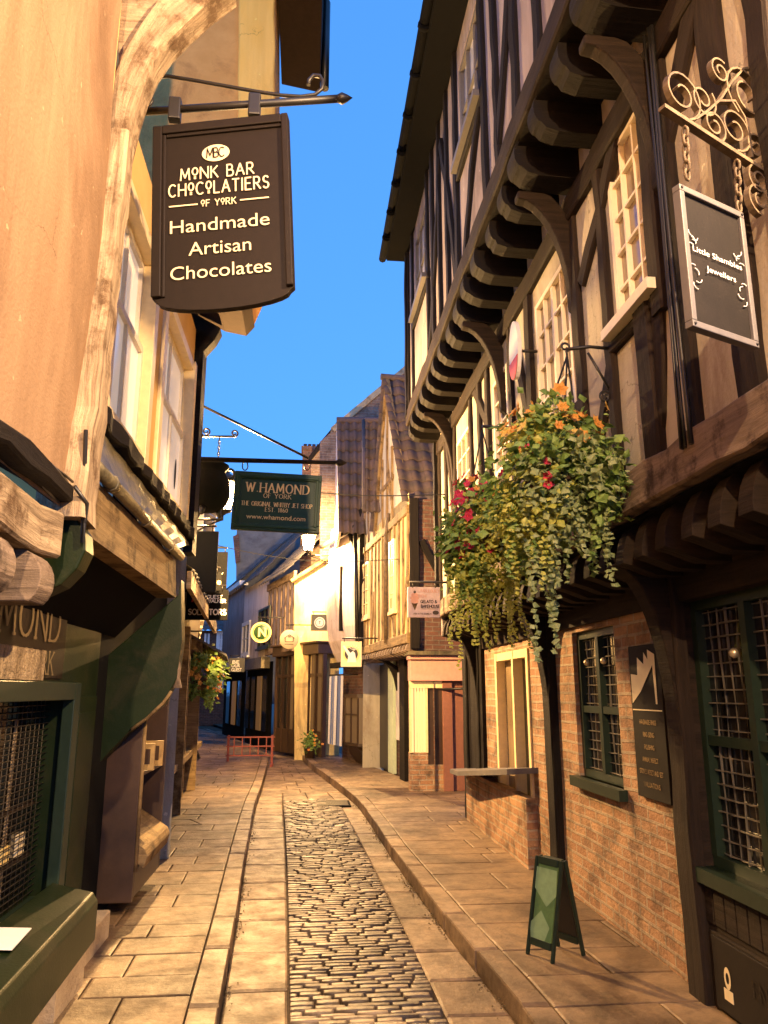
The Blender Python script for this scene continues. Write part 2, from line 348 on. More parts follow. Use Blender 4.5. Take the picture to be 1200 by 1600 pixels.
M['mint'] = plain('pale_mint_paint', (.50, .60, .42), .5, var=.08)
M['red'] = plain('red_paint', (.55, .04, .03), .5)
M['faded_red'] = plain('faded_red', (.24, .05, .035), .6)
M['stone'] = rough_mat('sandstone_block', (.36, .27, .16), (.50, .39, .24), .9, 5, 40, .6, .012, dirt=(.2, .14, .08), dsc=3)
M['brass'] = plain('brass_knob', (.7, .6, .4), .3, metal=.7)
def glass_mat(name, c, rough=.06):
    m, t, b = _nodes(name); tc = N(t, 'ShaderNodeTexCoord'); n = N(t, 'ShaderNodeTexNoise', Scale=2.2, Detail=2); t.links.new(tc.outputs['Object'], n.inputs['Vector'])
    r = ramp(t, n.outputs['Fac'], [(.35, tuple(x * .6 for x in c)), (.65, c)]); t.links.new(r.outputs[0], b.inputs['Base Color']); b.inputs['Roughness'].default_value = rough; b.inputs['Specular IOR Level'].default_value = .8
    bump(t, b, n.outputs['Fac'], .15, .03); return m
M['glass_dark'] = glass_mat('dark_glass', (.012, .011, .010))
M['glass_blind'] = glass_mat('glass_over_blind', (.30, .22, .13))
M['glass_white'] = glass_mat('glass_over_white_blind', (.88, .84, .80), .3)
M['glass_sky'] = glass_mat('glass_sky_tinted', (.60, .62, .68), .15)  # pale blue sky reflection is put into the pane colour
M['lit_window'] = glow('lit_window', (1, .62, .22), .8)
M['lit_soft'] = glow('softly_lit_window', (1, .44, .12), .06)
M['lit_white'] = glow('lit_shop_white', (1, .85, .65), .35)
M['glow_blind'] = glow('blind_with_added_glow', (1, .86, .74), .14); M['glow_blind'].node_tree.nodes['Principled BSDF'].inputs['Base Color'].default_value = (.75, .70, .66, 1); M['glow_blind'].node_tree.nodes['Principled BSDF'].inputs['Roughness'].default_value = .2  # faint glow added to the panes in place of a bright reflection
M['lamp_glass'] = glow('lamp_glass', (1, .68, .30), 26, .45)
def tile_mat(name, c1, c2, dirt):
    m, t, b = _nodes(name); uv = N(t, 'ShaderNodeUVMap'); tc = N(t, 'ShaderNodeTexCoord')
    fl = N(t, 'ShaderNodeVectorMath', operation='FLOOR'); t.links.new(uv.outputs[0], fl.inputs[0])
    wn = N(t, 'ShaderNodeTexWhiteNoise', noise_dimensions='2D'); t.links.new(fl.outputs[0], wn.inputs['Vector'])
    r = ramp(t, wn.outputs['Value'], [(0, c1), (1, c2)]); n = N(t, 'ShaderNodeTexNoise', Scale=4, Detail=8, Roughness=.7); t.links.new(tc.outputs['Object'], n.inputs['Vector'])
    r2 = ramp(t, n.outputs['Fac'], [(.45, (0, 0, 0)), (.68, (1, 1, 1))]); t.links.new(mixc(t, r.outputs[0], dirt, r2.outputs[0]), b.inputs['Base Color']); b.inputs['Roughness'].default_value = .8
    bump(t, b, n.outputs['Fac'], .4, .01); return m
M['pantile'] = tile_mat('clay_pantile', (.050, .034, .037), (.092, .064, .068), (.036, .032, .034))
M['slate_tile'] = tile_mat('grey_tile', (.07, .065, .065), (.12, .11, .11), (.05, .05, .05))
def leaf_mat(name, c1, c2):
    m, t, b = _nodes(name); uv = N(t, 'ShaderNodeUVMap'); wn = N(t, 'ShaderNodeTexWhiteNoise', noise_dimensions='2D'); t.links.new(uv.outputs[0], wn.inputs['Vector'])
    r = ramp(t, wn.outputs['Value'], [(0, c1), (1, c2)]); t.links.new(r.outputs[0], b.inputs['Base Color']); b.inputs['Roughness'].default_value = .55
    tl = N(t, 'ShaderNodeBsdfTranslucent'); t.links.new(r.outputs[0], tl.inputs[0]); mx = N(t, 'ShaderNodeMixShader'); mx.inputs[0].default_value = .25
    t.links.new(b.outputs[0], mx.inputs[1]); t.links.new(tl.outputs[0], mx.inputs[2]); t.links.new(mx.outputs[0], t.nodes['Material Output'].inputs[0]); return m
M['leaf'] = leaf_mat('ivy_leaf', (.09, .18, .03), (.34, .48, .11))
M['leaf_pale'] = leaf_mat('pale_trailing_leaf', (.18, .25, .08), (.44, .50, .22))
M['leaf_lime'] = leaf_mat('lime_leaf', (.32, .38, .05), (.64, .62, .13))
M['flower_orange'] = leaf_mat('orange_petal', (.70, .25, .04), (.85, .50, .10))
M['flower_yellow'] = leaf_mat('yellow_petal', (.75, .45, .08), (.85, .68, .20))
M['flower_red'] = leaf_mat('red_petal', (.45, .015, .05), (.75, .06, .12))

# ------------------------------------------------------------------ lettering
def arc(cx, cy, rx, ry, a0, a1, n=10): return [(cx + rx * math.cos(R(a0 + (a1 - a0) * i / n)), cy + ry * math.sin(R(a0 + (a1 - a0) * i / n))) for i in range(n + 1)]
def bowl(x0, x1, y0, y1): return [(x0, y1)] + arc(x1 - (y1 - y0) * .45, (y0 + y1) / 2, (y1 - y0) * .45, (y1 - y0) / 2, 90, -90, 8) + [(x0, y0)]
GL = {
 'A': (.8, [[(0, 0), (.4, 1), (.8, 0)], [(.15, .35), (.65, .35)]]), 'B': (.62, [[(0, 0), (0, 1)], bowl(0, .52, .53, 1), bowl(0, .62, 0, .53)]),
 'C': (.75, [arc(.42, .5, .42, .5, 50, 310)]), 'D': (.78, [[(0, 0), (0, 1)], [(0, 1), (.3, 1)] + arc(.3, .5, .46, .5, 90, -90) + [(0, 0)]]),
 'E': (.6, [[(0, 0), (0, 1)], [(0, 1), (.58, 1)], [(0, .52), (.48, .52)], [(0, 0), (.6, 0)]]), 'F': (.56, [[(0, 0), (0, 1)], [(0, 1), (.56, 1)], [(0, .52), (.46, .52)]]),
 'G': (.8, [arc(.42, .5, .42, .5, 50, 320), [(.5, .42), (.78, .42), (.78, .08)]]), 'H': (.76, [[(0, 0), (0, 1)], [(.76, 0), (.76, 1)], [(0, .5), (.76, .5)]]),
 'I': (.08, [[(.04, 0), (.04, 1)]]), 'J': (.4, [[(.36, 1), (.36, .2)] + arc(.16, .2, .2, .2, 0, -150, 6)]), 'K': (.68, [[(0, 0), (0, 1)], [(.62, 1), (0, .45)], [(.2, .6), (.68, 0)]]),
 'L': (.56, [[(0, 1), (0, 0), (.56, 0)]]), 'M': (.9, [[(0, 0), (.08, 1), (.45, .2), (.82, 1), (.9, 0)]]), 'N': (.78, [[(0, 0), (0, 1), (.78, 0), (.78, 1)]]),
 'O': (.86, [arc(.43, .5, .43, .5, 0, 360, 18)]), 'P': (.58, [[(0, 0), (0, 1)], bowl(0, .58, .45, 1)]), 'R': (.68, [[(0, 0), (0, 1)], bowl(0, .58, .48, 1), [(.25, .48), (.68, 0)]]),
 'S': (.56, [arc(.28, .75, .26, .25, 30, 270, 8) + arc(.28, .25, .28, .25, 90, -150, 8)]), 'T': (.68, [[(.34, 0), (.34, 1)], [(0, 1), (.68, 1)]]),
 'U': (.74, [[(0, 1), (0, .35)] + arc(.37, .35, .37, .35, 180, 360, 8) + [(.74, 1)]]), 'V': (.76, [[(0, 1), (.38, 0), (.76, 1)]]), 'W': (1.08, [[(0, 1), (.28, 0), (.54, .9), (.80, 0), (1.08, 1)]]),
 'Y': (.72, [[(0, 1), (.36, .48), (.72, 1)], [(.36, .48), (.36, 0)]]), 'Z': (.64, [[(0, 1), (.64, 1), (0, 0), (.64, 0)]]),
 '.': (.12, [[(.02, .05), (.11, .05)]]), '&': (.8, [[(.8, 0), (.2, .8)] + arc(.35, .82, .16, .18, 180, 0, 6) + [(.1, .4)] + arc(.3, .22, .25, .22, 150, 330, 6) + [(.7, .45)]]),
 '1': (.3, [[(0, .8), (.2, 1), (.2, 0)]]), '8': (.5, [arc(.25, .76, .2, .24, 0, 360, 12), arc(.25, .27, .25, .27, 0, 360, 12)]), '6': (.52, [arc(.4, .45, .4, .55, 100, 180, 6), arc(.26, .28, .26, .28, 0, 360, 12)]),
 '0': (.54, [arc(.27, .5, .27, .5, 0, 360, 16)]), ' ': (.35, []), '!': (.1, [[(.05, .3), (.05, 1)], [(.02, .05), (.08, .05)]]), '-': (.4, [[(0, .45), (.4, .45)]])}
class Board:
    """flat lettering on a board: o = centre, rx/up = unit axes, n = outward normal"""
    def __init__(s, o, rx, up): s.o, s.rx, s.up = V(o), V(rx).normalized(), V(up).normalized(); s.n = s.rx.cross(s.up); s.k = 0
    def p(s, x, y, w=0): return s.o + s.rx * x + s.up * y + s.n * w
    def strokes(s, mb, text, cx, cy, h, width=None, th=.12, serif=False, gap=.2, w=.004, mack=False):
        tot = 0; items = []
        for i, ch in enumerate(text):
            sc, dy = (1, 0)
            g = GL.get(ch, GL[' ']); items.append((ch, tot, g)); gw = g[0] * (.62 if mack and ch == 'O' else 1); tot += gw + gap
        tot -= gap; sx = (width / (tot * h)) if width else 1; x0 = cx - tot * h * sx / 2
        def seg(a, b, t_):
            a, b = V((a[0], a[1])), V((b[0], b[1])); d = (b - a)
            if d.length < 1e-6: return
            q = V((-d.y, d.x)).normalized() * (t_ * h / 2); e = d.normalized() * (t_ * h * .3); a = a - e; b = b + e; s.k += 1; ww = w + (s.k % 9) * .00012
            mb.quad(s.p(a.x - q.x, a.y - q.y, ww), s.p(b.x - q.x, b.y - q.y, ww), s.p(b.x + q.x, b.y + q.y, ww), s.p(a.x + q.x, a.y + q.y, ww))
        for ch, ox, (gw, lines) in items:
            f, dy = (1, 0)
            if mack and ch == 'O': f, dy = .62, .38
            T = lambda q: (x0 + (ox + q[0] * f) * h * sx, cy + (q[1] * f + dy - .5) * h)
            for ln in lines:
                pts = [T(q) for q in ln]
                for a, b in zip(pts, pts[1:]):
                    t_ = th
                    if serif: ang = abs(math.atan2(b[1] - a[1], b[0] - a[0])); t_ = th * (.55 + .75 * abs(math.sin(ang)))
                    seg(a, b, t_)
                if serif and ln[0] != ln[-1]:
                    for q, r_ in ((ln[0], ln[1]), (ln[-1], ln[-2])):
                        if q[1] in (0, 1) and abs(q[1] - r_[1]) > .2:
                            c = T(q); seg((c[0] - .11 * h, c[1]), (c[0] + .11 * h, c[1]), th * .6)
            if mack and ch == 'O':
                c = T((.43, 0))
                for yy in (.16, .02): seg((c[0] - .06 * h, cy + (yy - .5) * h + .03 * h), (c[0] + .06 * h, cy + (yy - .5) * h + .03 * h), .1)
    def font(s, mb, text, cx, cy, h, width=None, w=.004, bold=0):
        cu = bpy.data.curves.new('t', 'FONT'); cu.body = text; cu.size = 1; cu.offset = bold; cu.resolution_u = 4
        ob = bpy.data.objects.new('t', cu); COL.objects.link(ob); dg = bpy.context.evaluated_depsgraph_get(); me = bpy.data.meshes.new_from_object(ob.evaluated_get(dg))
        xs = [v.co.x for v in me.vertices]; x0, x1 = min(xs), max(xs); sc = h / .72; sx = width / (x1 - x0) if width else sc
        mb.add([s.p(cx + (v.co.x - (x0 + x1) / 2) * sx, cy + (v.co.y - .36) * sc, w) for v in me.vertices], [list(p.vertices) for p in me.polygons])
        bpy.data.objects.remove(ob); bpy.data.curves.remove(cu); bpy.data.meshes.remove(me)
    def disc(s, mb, cx, cy, rx, ry, w=.003, n=28, r0=0):
        o_ = [(cx + rx * math.cos(2 * math.pi * k / n), cy + ry * math.sin(2 * math.pi * k / n)) for k in range(n)]
        if not r0: mb.quad(*[s.p(x, y, w) for x, y in o_])
        else:
            for k in range(n):
                j = (k + 1) % n; a, b = o_[k], o_[j]; f = lambda q: (cx + (q[0] - cx) * r0, cy + (q[1] - cy) * r0)
                mb.quad(s.p(*a, w), s.p(*b, w), s.p(*f(b), w), s.p(*f(a), w))
    def poly(s, mb, pts, w=.003): 
        P_ = [s.p(x, y, w) for x, y in pts]
        for t_ in tessellate_polygon([P_]): mb.add([P_[k] for k in t_], [[0, 1, 2]])
    def slab(s, mb, pts, w0, w1): mb.prism([s.p(x, y, w0) for x, y in pts], s.n * (w1 - w0))
    def rect(s, mb, x0, x1, y0, y1, w0, w1): s.slab(mb, [(x0, y0), (x1, y0), (x1, y1), (x0, y1)], w0, w1)
def spiral(c, ax, ay, r0, r1, a0, turns, n=28):
    c = V(c); return [c + (V(ax) * math.cos(a0 + 2 * math.pi * turns * i / n) + V(ay) * math.sin(a0 + 2 * math.pi * turns * i / n)) * (r0 + (r1 - r0) * i / n) for i in range(n + 1)]
def strip(mb, pts, side, w, th):
    """flat iron bar bent along pts, w wide along side"""
    side = V(side).normalized(); rings = []
    for i, p in enumerate(pts):
        t = (pts[min(i + 1, len(pts) - 1)] - pts[max(i - 1, 0)]).normalized(); nn = t.cross(side).normalized()
        rings.append([p - side * w / 2 - nn * th / 2, p + side * w / 2 - nn * th / 2, p + side * w / 2 + nn * th / 2, p - side * w / 2 + nn * th / 2])
    mb.ribbon_solid(rings)
def tiles(mb, e0, e1, r0, r1, cols, rows, amp=.03, step=.03):
    """pantiled slope: eave e0-e1, ridge r0-r1, rolled tiles in overlapping courses"""
    e0, e1, r0, r1 = V(e0), V(e1), V(r0), V(r1); n = (e1 - e0).cross(r0 - e0).normalized()
    if n.z < 0: n = -n
    K = 6
    for j in range(rows):
        for i in range(cols):
            vs, fs, uv = [], [], []
            sg = random.uniform(-.006, .006)
            for b in (0, 1):
                for k in range(K + 1):
                    fu = (i + k / K) / cols; fv = (j + b * 1.12) / rows
                    p = e0.lerp(e1, fu).lerp(r0.lerp(r1, fu), fv)
                    h = amp * math.sin(2 * math.pi * k / K) + step * (1 - b) + sg
                    vs.append(p + n * h)
            for k in range(K): fs.append([k, k + 1, K + 2 + k, K + 1 + k]); uv.append([(i + .5, j + .5)] * 4)
            # lower lip
            m = len(vs)
            for k in range(K + 1): vs.append(vs[k] - n * .025)
            for k in range(K): fs.append([k, k + 1, m + k + 1, m + k]); uv.append([(i + .5, j + .5)] * 4)
            mb.add(vs, fs, uv, True)

# ------------------------------------------------------------------ ground, road, pavements
def lerp_tab(tab):
    def f(y):
        if y <= tab[0][0]: return tab[0][1]
        for (a, b), (c, d) in zip(tab, tab[1:]):
            if y <= c:
                q = (y - a) / (c - a); return b + (d - b) * q
        a, b = tab[-2]; c, d = tab[-1]; return d + (d - b) / (c - a) * (y - c)
    return f
kerbL = lerp_tab([(-8, -.05), (0, -.22), (4.4, -.40), (6, -.46), (8, -.55), (10, -.63), (12, -.69), (14.5, -.72), (19.5, -.86), (24, -1.6), (40, -5.5)])
cobL = lerp_tab([(-8, .12), (4.4, -.05), (6, -.09), (8, -.15), (10, -.22), (12, -.30), (16, -.42), (24, -1.2)])
cobR = lerp_tab([(-8, .9), (4.4, .76), (6, .73), (8, .68), (10, .62), (12, .55), (16, .16), (24, -.6)])
kerbR = lerp_tab([(-8, 1.3), (4.4, 1.11), (5.7, 1.02), (8.4, .90), (10, .87), (11.9, .80), (14, .58), (17.2, .20), (20.4, -.10), (24, -.75), (40, -4.6)])
PAVE = .11
g = MB(); g.quad((-500, -500, -.09), (500, -500, -.09), (500, 500, -.09), (-500, 500, -.09))
tag(g.build('ground', rough_mat('earth', (.06, .05, .04), (.1, .08, .06))), kind='structure')
M['mortar'] = rough_mat('dark_joint_grit', (.05, .036, .022), (.10, .072, .044), .95, 9, 50, .6, .01)
M['sett'] = stone_mat('granite_sett', (.055, .040, .028), (.29, .215, .135), (.05, .036, .025), .46, .5)
M['flag'] = stone_mat('york_flagstone', (.150, .096, .050), (.28, .188, .103), (.09, .055, .03), .58, .4)
M['gutter_stone'] = stone_mat('gutter_slab', (.19, .123, .066), (.31, .212, .122), (.10, .062, .034), .55, .4)
g = MB(); ys = [-8 + i * .5 for i in range(97)]
for a, b in zip(ys, ys[1:]): g.quad((kerbL(a) - .02, a, -.02), (kerbR(a) + .02, a, -.02), (kerbR(b) + .02, b, -.02), (kerbL(b) - .02, b, -.02))
tag(g.build('road', M['mortar']), kind='structure')
def slabq(mb, c, top, drop=.05, inset=.008, rnd=.006, lift=0.0, tilt=.004):
    """one worn stone over the outline c (4 points, z = top)"""
    c = [V((p[0], p[1], 0)) for p in c]; m = sum(c, V()) / 4; rid = (random.randint(0, 9999), random.randint(0, 9999))
    out = [p + (m - p).normalized() * inset * 1.3 for p in c]; inn = [p + (m - p).normalized() * (inset * 1.3 + rnd * 2) for p in out]
    tz = [top + lift + random.uniform(-tilt, tilt) for _ in c]
    vs = [V((p.x, p.y, top - drop)) for p in out] + [V((p.x, p.y, z - rnd)) for p, z in zip(out, tz)] + [V((p.x, p.y, z)) for p, z in zip(inn, tz)]
    fs = [[8, 9, 10, 11]] + [[i, (i + 1) % 4, 4 + (i + 1) % 4, 4 + i] for i in range(4)] + [[4 + i, 4 + (i + 1) % 4, 8 + (i + 1) % 4, 8 + i] for i in range(4)]
    mb.add(vs, fs, [[rid] * 4] * 9)
# cobbles: narrow rounded setts across the road
g = MB(); y = 2.6
while y < 12.6:
    d = .054 * (1 + random.uniform(-.2, .25)); a, b = cobL(y), cobR(y); x = a - random.uniform(0, .1)
    crown = lambda q: .018 * (1 - ((q - (a + b) / 2) / ((b - a) / 2)) ** 2)
    while x < b - .04:
        L = random.uniform(.11, .24); x1 = min(x + L, b); x0 = max(x, a)
        if x1 - x0 > .035:
            rid = (random.randint(0, 9999), random.randint(0, 9999)); z = crown((x0 + x1) / 2) + random.uniform(-.004, .004); n0 = len(g.v)
            sk = random.uniform(-.004, .004); gp = .007
            rings = []
            for (ins, zz) in ((gp * .6, -.02), (gp * .9, .020), (.009, .0265), (.017, .028)):
                iy = min(ins, d * .42)
                rings.append([V((x0 + ins, y + iy + sk * .5, z + zz)), V(((x0 + x1) / 2, y + iy * .85, z + zz + .002)), V((x1 - ins, y + iy - sk * .5, z + zz)),
                              V((x1 - ins, y + d - iy - sk * .5, z + zz)), V(((x0 + x1) / 2, y + d - iy * .85, z + zz + .002)), V((x0 + ins, y + d - iy + sk * .5, z + zz))])
            vs = [p + V((0, 0, -.012)) for r_ in rings for p in r_]; fs = [[18, 19, 20, 21, 22, 23]]
            for r_ in range(3):
                for k in range(6): fs.append([r_ * 6 + k, r_ * 6 + (k + 1) % 6, r_ * 6 + 6 + (k + 1) % 6, r_ * 6 + 6 + k])
            g.add(vs, fs, [[rid] * len(f) for f in fs], True)
        x += L
    y += d
tag(g.build('cobbled_road', M['sett']), kind='structure')
# gutter slabs each side of the cobbles
g = MB()
for fa, fb in ((kerbL, cobL), (cobR, kerbR)):
    y = 1.5
    while y < 13.5:
        L = random.uniform(.42, .78); e = min(.015, .02)
        slabq(g, [(fa(y), y), (fb(y), y), (fb(y + L), y + L), (fa(y + L), y + L)], .004, inset=.007, rnd=.008)
        y += L
y = 12.6                                        # plain paved road beyond the cobbles
while y < 34:
    L = random.uniform(.3, .5); a, b = (cobL(y), cobR(y)) if y < 13.5 else (kerbL(y), kerbR(y)); a2, b2 = (cobL(y + L), cobR(y + L)) if y < 13.5 else (kerbL(y + L), kerbR(y + L)); n = random.choice((2, 3)) if y > 13.5 else 2
    for k in range(n): slabq(g, [(a + (b - a) * k / n, y), (a + (b - a) * (k + 1) / n, y), (a2 + (b2 - a2) * (k + 1) / n, y + L), (a2 + (b2 - a2) * k / n, y + L)], .004, inset=.006)
    y += L
tag(g.build('gutter_slabs', M['gutter_stone']), kind='structure')
def kerb(name, f, side):
    g = MB(); y = 1.2
    while y < 34:
        L = random.uniform(.6, .95); w = .15 * side
        a, b = f(y), f(y + L); o = random.uniform(-.008, .008)
        slabq(g, [(a + o, y), (a + w, y), (b + w, y + L), (b + o, y + L)], PAVE + .006, drop=.14, inset=.005, rnd=.011); y += L
    tag(g.build(name, M['gutter_stone']), kind='structure')
kerb('kerb_left', kerbL, -1); kerb('kerb_right', kerbR, 1)
def pavement(name, f, side, wall):
    base = MB()
    for a, b in zip(ys, ys[1:]): base.quad((f(a) + side * .03, a, PAVE - .03), (wall(a), a, PAVE - .03), (wall(b), b, PAVE - .03), (f(b) + side * .03, b, PAVE - .03))
    tag(base.build(name + '_bed', M['mortar']), kind='structure')
    g = MB(); y = 1.2; par = 0
    while y < 34:
        L = random.uniform(.25, .58); x0, x1 = f(y) + side * .155, wall(y); X0, X1 = f(y + L) + side * .155, wall(y + L)
        cuts = [0] + sorted(random.uniform(.25, .75) if False else q for q in ([random.uniform(.4, .62)] if par % 2 else [random.uniform(.26, .38), random.uniform(.66, .8)])) + [1]; par += 1
        for c0, c1 in zip(cuts, cuts[1:]): slabq(g, [(x0 + (x1 - x0) * c0, y), (x0 + (x1 - x0) * c1, y), (X0 + (X1 - X0) * c1, y + L), (X0 + (X1 - X0) * c0, y + L)], PAVE, inset=.005, rnd=.004, tilt=.003)
        y += L
    tag(g.build(name, M['flag']), kind='structure')
pavement('pavement_left', kerbL, -1, lambda y: -1.75 if y < 10 else (-2.2 if y < 16 else kerbL(y) - 1.6))
pavement('pavement_right', kerbR, 1, lambda y: 2.9 if y < 13.2 else max(kerbR(y) + .95, kerbR(y) + 1.4 - (y - 13) * .05))

# grit and dead leaves gathered along the kerbs
g = MB()
for _ in range(1500):
    y = random.uniform(3.5, 12) ; f, sd_ = random.choice(((kerbL, 1), (kerbR, -1), (kerbR, -1))); x = f(y) + sd_ * abs(random.gauss(0, .035)); s_ = random.uniform(.004, .013); z = .004 + s_ * .3
    if math.sin(y * 2.1) + math.sin(y * 5.3 + 1) < random.uniform(-1, 1.4): continue
    a = random.uniform(0, 6.28); d1, d2 = V((math.cos(a), math.sin(a), random.uniform(-.3, .3))) * s_, V((-math.sin(a), math.cos(a), random.uniform(-.3, .3))) * s_ * .7; c = V((x, y, z + .004))
    g.add([c - d1, c - d2, c + d1, c + d2, c + V((0, 0, s_ * .7))], [[0, 1, 4], [1, 2, 4], [2, 3, 4], [3, 0, 4]])
tag(g.build('kerb_grit', rough_mat('leaf_grit', (.05, .035, .015), (.20, .14, .06), .95)), 'grit and dead leaf scraps gathered along the kerbs', 'litter', kind='stuff')

# ------------------------------------------------------------------ street lanterns (seen lamps, and unseen ones added for light)
def street_lantern(name, label, pos, wall_pt, power, col=LAMP_COL, size=1.0):
    pos, wall_pt = V(pos), V(wall_pt); t = thing(name, label, 'street lamp', pos, 'lanterns on wall brackets'); s = size
    f = MB()
    for k in range(6):
        q = R(60 * k); a = V((math.cos(q), math.sin(q), 0)); f.tube([pos + a * .10 * s + V((0, 0, -.20 * s)), pos + a * .17 * s + V((0, 0, .17 * s))], .009 * s, 5)
    f.lathe(pos + V((0, 0, -.26 * s)), [(.001, 0), (.03 * s, .01 * s), (.05 * s, .03 * s), (.11 * s, .055 * s), (.115 * s, .07 * s), (.001, .07 * s)], 12)
    f.lathe(pos + V((0, 0, .17 * s)), [(.001, 0), (.20 * s, 0), (.20 * s, .02 * s), (.12 * s, .10 * s), (.07 * s, .13 * s), (.07 * s, .17 * s), (.03 * s, .20 * s), (.012 * s, .26 * s), (.001, .27 * s)], 12)
    f.build('lantern_frame', M['iron'], t)
    gl = MB(); gl.lathe(pos + V((0, 0, -.19 * s)), [(.095 * s, 0), (.160 * s, .355 * s)], 6); gl.build('lantern_glass', M['lamp_glass'], t)
    b = MB(); base = pos + V((0, 0, -.26 * s)); end = V((wall_pt.x, wall_pt.y, base.z)); b.tube([base + V((0, 0, .01)), base.lerp(end, .0) + V((0, 0, -.06))], .016, 6); b.tube([base + V((0, 0, -.05)), end + V((0, 0, -.05))], .016, 6)
    b.tube([base + V((0, 0, -.05)), base.lerp(end, .35) + V((0, 0, -.13)), base.lerp(end, .8) + V((0, 0, -.3)), end + V((0, 0, -.45))], .012, 6)
    b.build('bracket', M['iron'], t)
    ld = bpy.data.lights.new('lamp_light', 'POINT'); ld.energy = power; ld.color = col; ld.shadow_soft_size = .05
    lo = bpy.data.objects.new('lamp_light', ld); COL.objects.link(lo); lo.parent = t; lo.location = (0, 0, -.02)
    return t

# ================================================================== right: the long half timbered house
G0 = Facade((2.10, 0), (2.10, 10), 'R'); G1 = Facade((1.75, 0), (1.75, 10), 'R'); G2 = Facade((1.35, 0), (1.35, 10), 'R')
RE = 10.05; RN = 2.3
Zj1, Zb1, Zj2, Zb2, Ze = 2.36, 2.62, 4.98, 5.26, 8.0
h = thing('half_timbered_house', 'long dark half timbered house with two overhanging storeys along the right pavement', 'house', (2.1, 3, 0))
# --- ground floor
bigw = [(2.62, 4.16, .76, 2.14)]
sm = (5.17, 6.02, 1.02, 2.10)
shopw = (7.25, 8.55, .55, 2.05)
mb = MB(); G0.wall(mb, 4.30, RE, 0, 2.5, [sm, shopw], .14); mb.build('wall', M['brick_warm'], h)
mb = MB(); G0.wall(mb, RN, 4.30, .0, 2.5, bigw, .16, w=.012); mb.build('shopfront_panelling', M['timber_brown'], h)
mb = MB(); G0.box(mb, RN, RE, 2.14, 2.52, .0, .03); mb.build('lintel_board', M['timber_brown'], h)
def leaded(u0, u1, z0, z1, nx, nz, w, lights, label=None):
    mb = MB(); fr = .055
    G0.box(mb, u0, u1, z0, z0 + fr, w, w + .05); G0.box(mb, u0, u1, z1 - fr, z1, w, w + .05)
    for k in range(lights + 1):
        q = u0 + (u1 - u0) * k / lights; q = min(max(q, u0 + fr / 2), u1 - fr / 2); G0.box(mb, q - fr / 2, q + fr / 2, z0 + fr, z1 - fr, w, w + .055)
    zt = z0 + (z1 - z0) * .46
    G0.box(mb, u0 + fr, u1 - fr, zt - .025, zt + .025, w + .004, w + .048)
    o = mb.build('window', M['green_frame'], h)
    if label: o['label'] = label
    p = MB(); p.quad(G0.P(u0, z0, w + .006), G0.P(u1, z0, w + .006), G0.P(u1, z1, w + .006), G0.P(u0, z1, w + .006)); p.build('pane', M['glass_dark'], o)
    l = MB()
    for k in range(lights):
        a = u0 + (u1 - u0) * k / lights + fr / 2; b = u0 + (u1 - u0) * (k + 1) / lights - fr / 2
        for i in range(1, nx): q = a + (b - a) * i / nx; l.beam(G0.P(q, z0 + fr, w + .012), G0.P(q, z1 - fr, w + .012), .006, G0.n, 0, .005, jit=.1)
        for i in range(1, nz): q = z0 + (z1 - z0) * i / nz; l.beam(G0.P(a, q, w + .013), G0.P(b, q, w + .013), .007, G0.n, 0, .006, jit=.12, seg=8)
    l.build('window_leading', plain('lead_cames', (.22, .20, .16), .35, metal=.5), o)
    s = MB(); G0.box(s, u0 - .06, u1 + .06, z0 - .07, z0, -.05, .06); s.build('sill', M['green_frame'], o)
    for q in (.32, .72):
        k = MB(); c = G0.P(u0 + (u1 - u0) * q, z1 - (z1 - z0) * .22, w + .05); k.lathe(c, [(.001, 0), (.022, .005), (.026, .02), (.016, .035), (.001, .04)], 12, G0.n); k.build('handle', M['brass'], o)
    return o
leaded(2.62, 4.16, .76, 2.14, 5, 20, -.10, 3, 'wide dark leaded shop window nearest the front edge')
leaded(*sm[:2], sm[2], sm[3], 4, 16, -.09, 2, 'narrow two light leaded window between brick piers')
# shop window with pale pilasters and a tan pane further along
mb = MB(); u0, u1, z0, z1 = shopw
for a, b in ((u0, u0 + .07), (u1 - .07, u1), (7.78, 7.84)): G0.box(mb, a, b, z0, z1, -.1, .02)
G0.box(mb, u0 + .07, u1 - .07, z1 - .08, z1, -.1, .015); G0.box(mb, u0 + .07, u1 - .07, z0, z0 + .09, -.1, .015)
o = mb.build('window', M['yellow_paint'], h); o['label'] = 'cream framed shop window with one tan and one dark pane'
p = MB(); p.quad(G0.P(7.84, z0, -.08), G0.P(u1, z0, -.08), G0.P(u1, z1, -.08), G0.P(7.84, z1, -.08)); p.build('pane', M['glass_blind'], o)
p = MB(); p.quad(G0.P(u0, z0, -.08), G0.P(7.78, z0, -.08), G0.P(7.78, z1, -.08), G0.P(u0, z1, -.08)); p.build('pane', M['glass_dark'], o)
mb = MB()
mb.prism([G0.P(7.1, .93, 0), G0.P(10.0, .66, 0), G0.P(9.9, .66, .30), G0.P(9.2, .70, .34), G0.P(7.3, .90, .24)], (0, 0, .05)); mb.build('window_shelf', M['silver'], h)
mb = MB(); G0.box(mb, 7.2, 9.9, 0, .70, 0, .10); mb.build('stall_riser', M['brick_warm'], h)
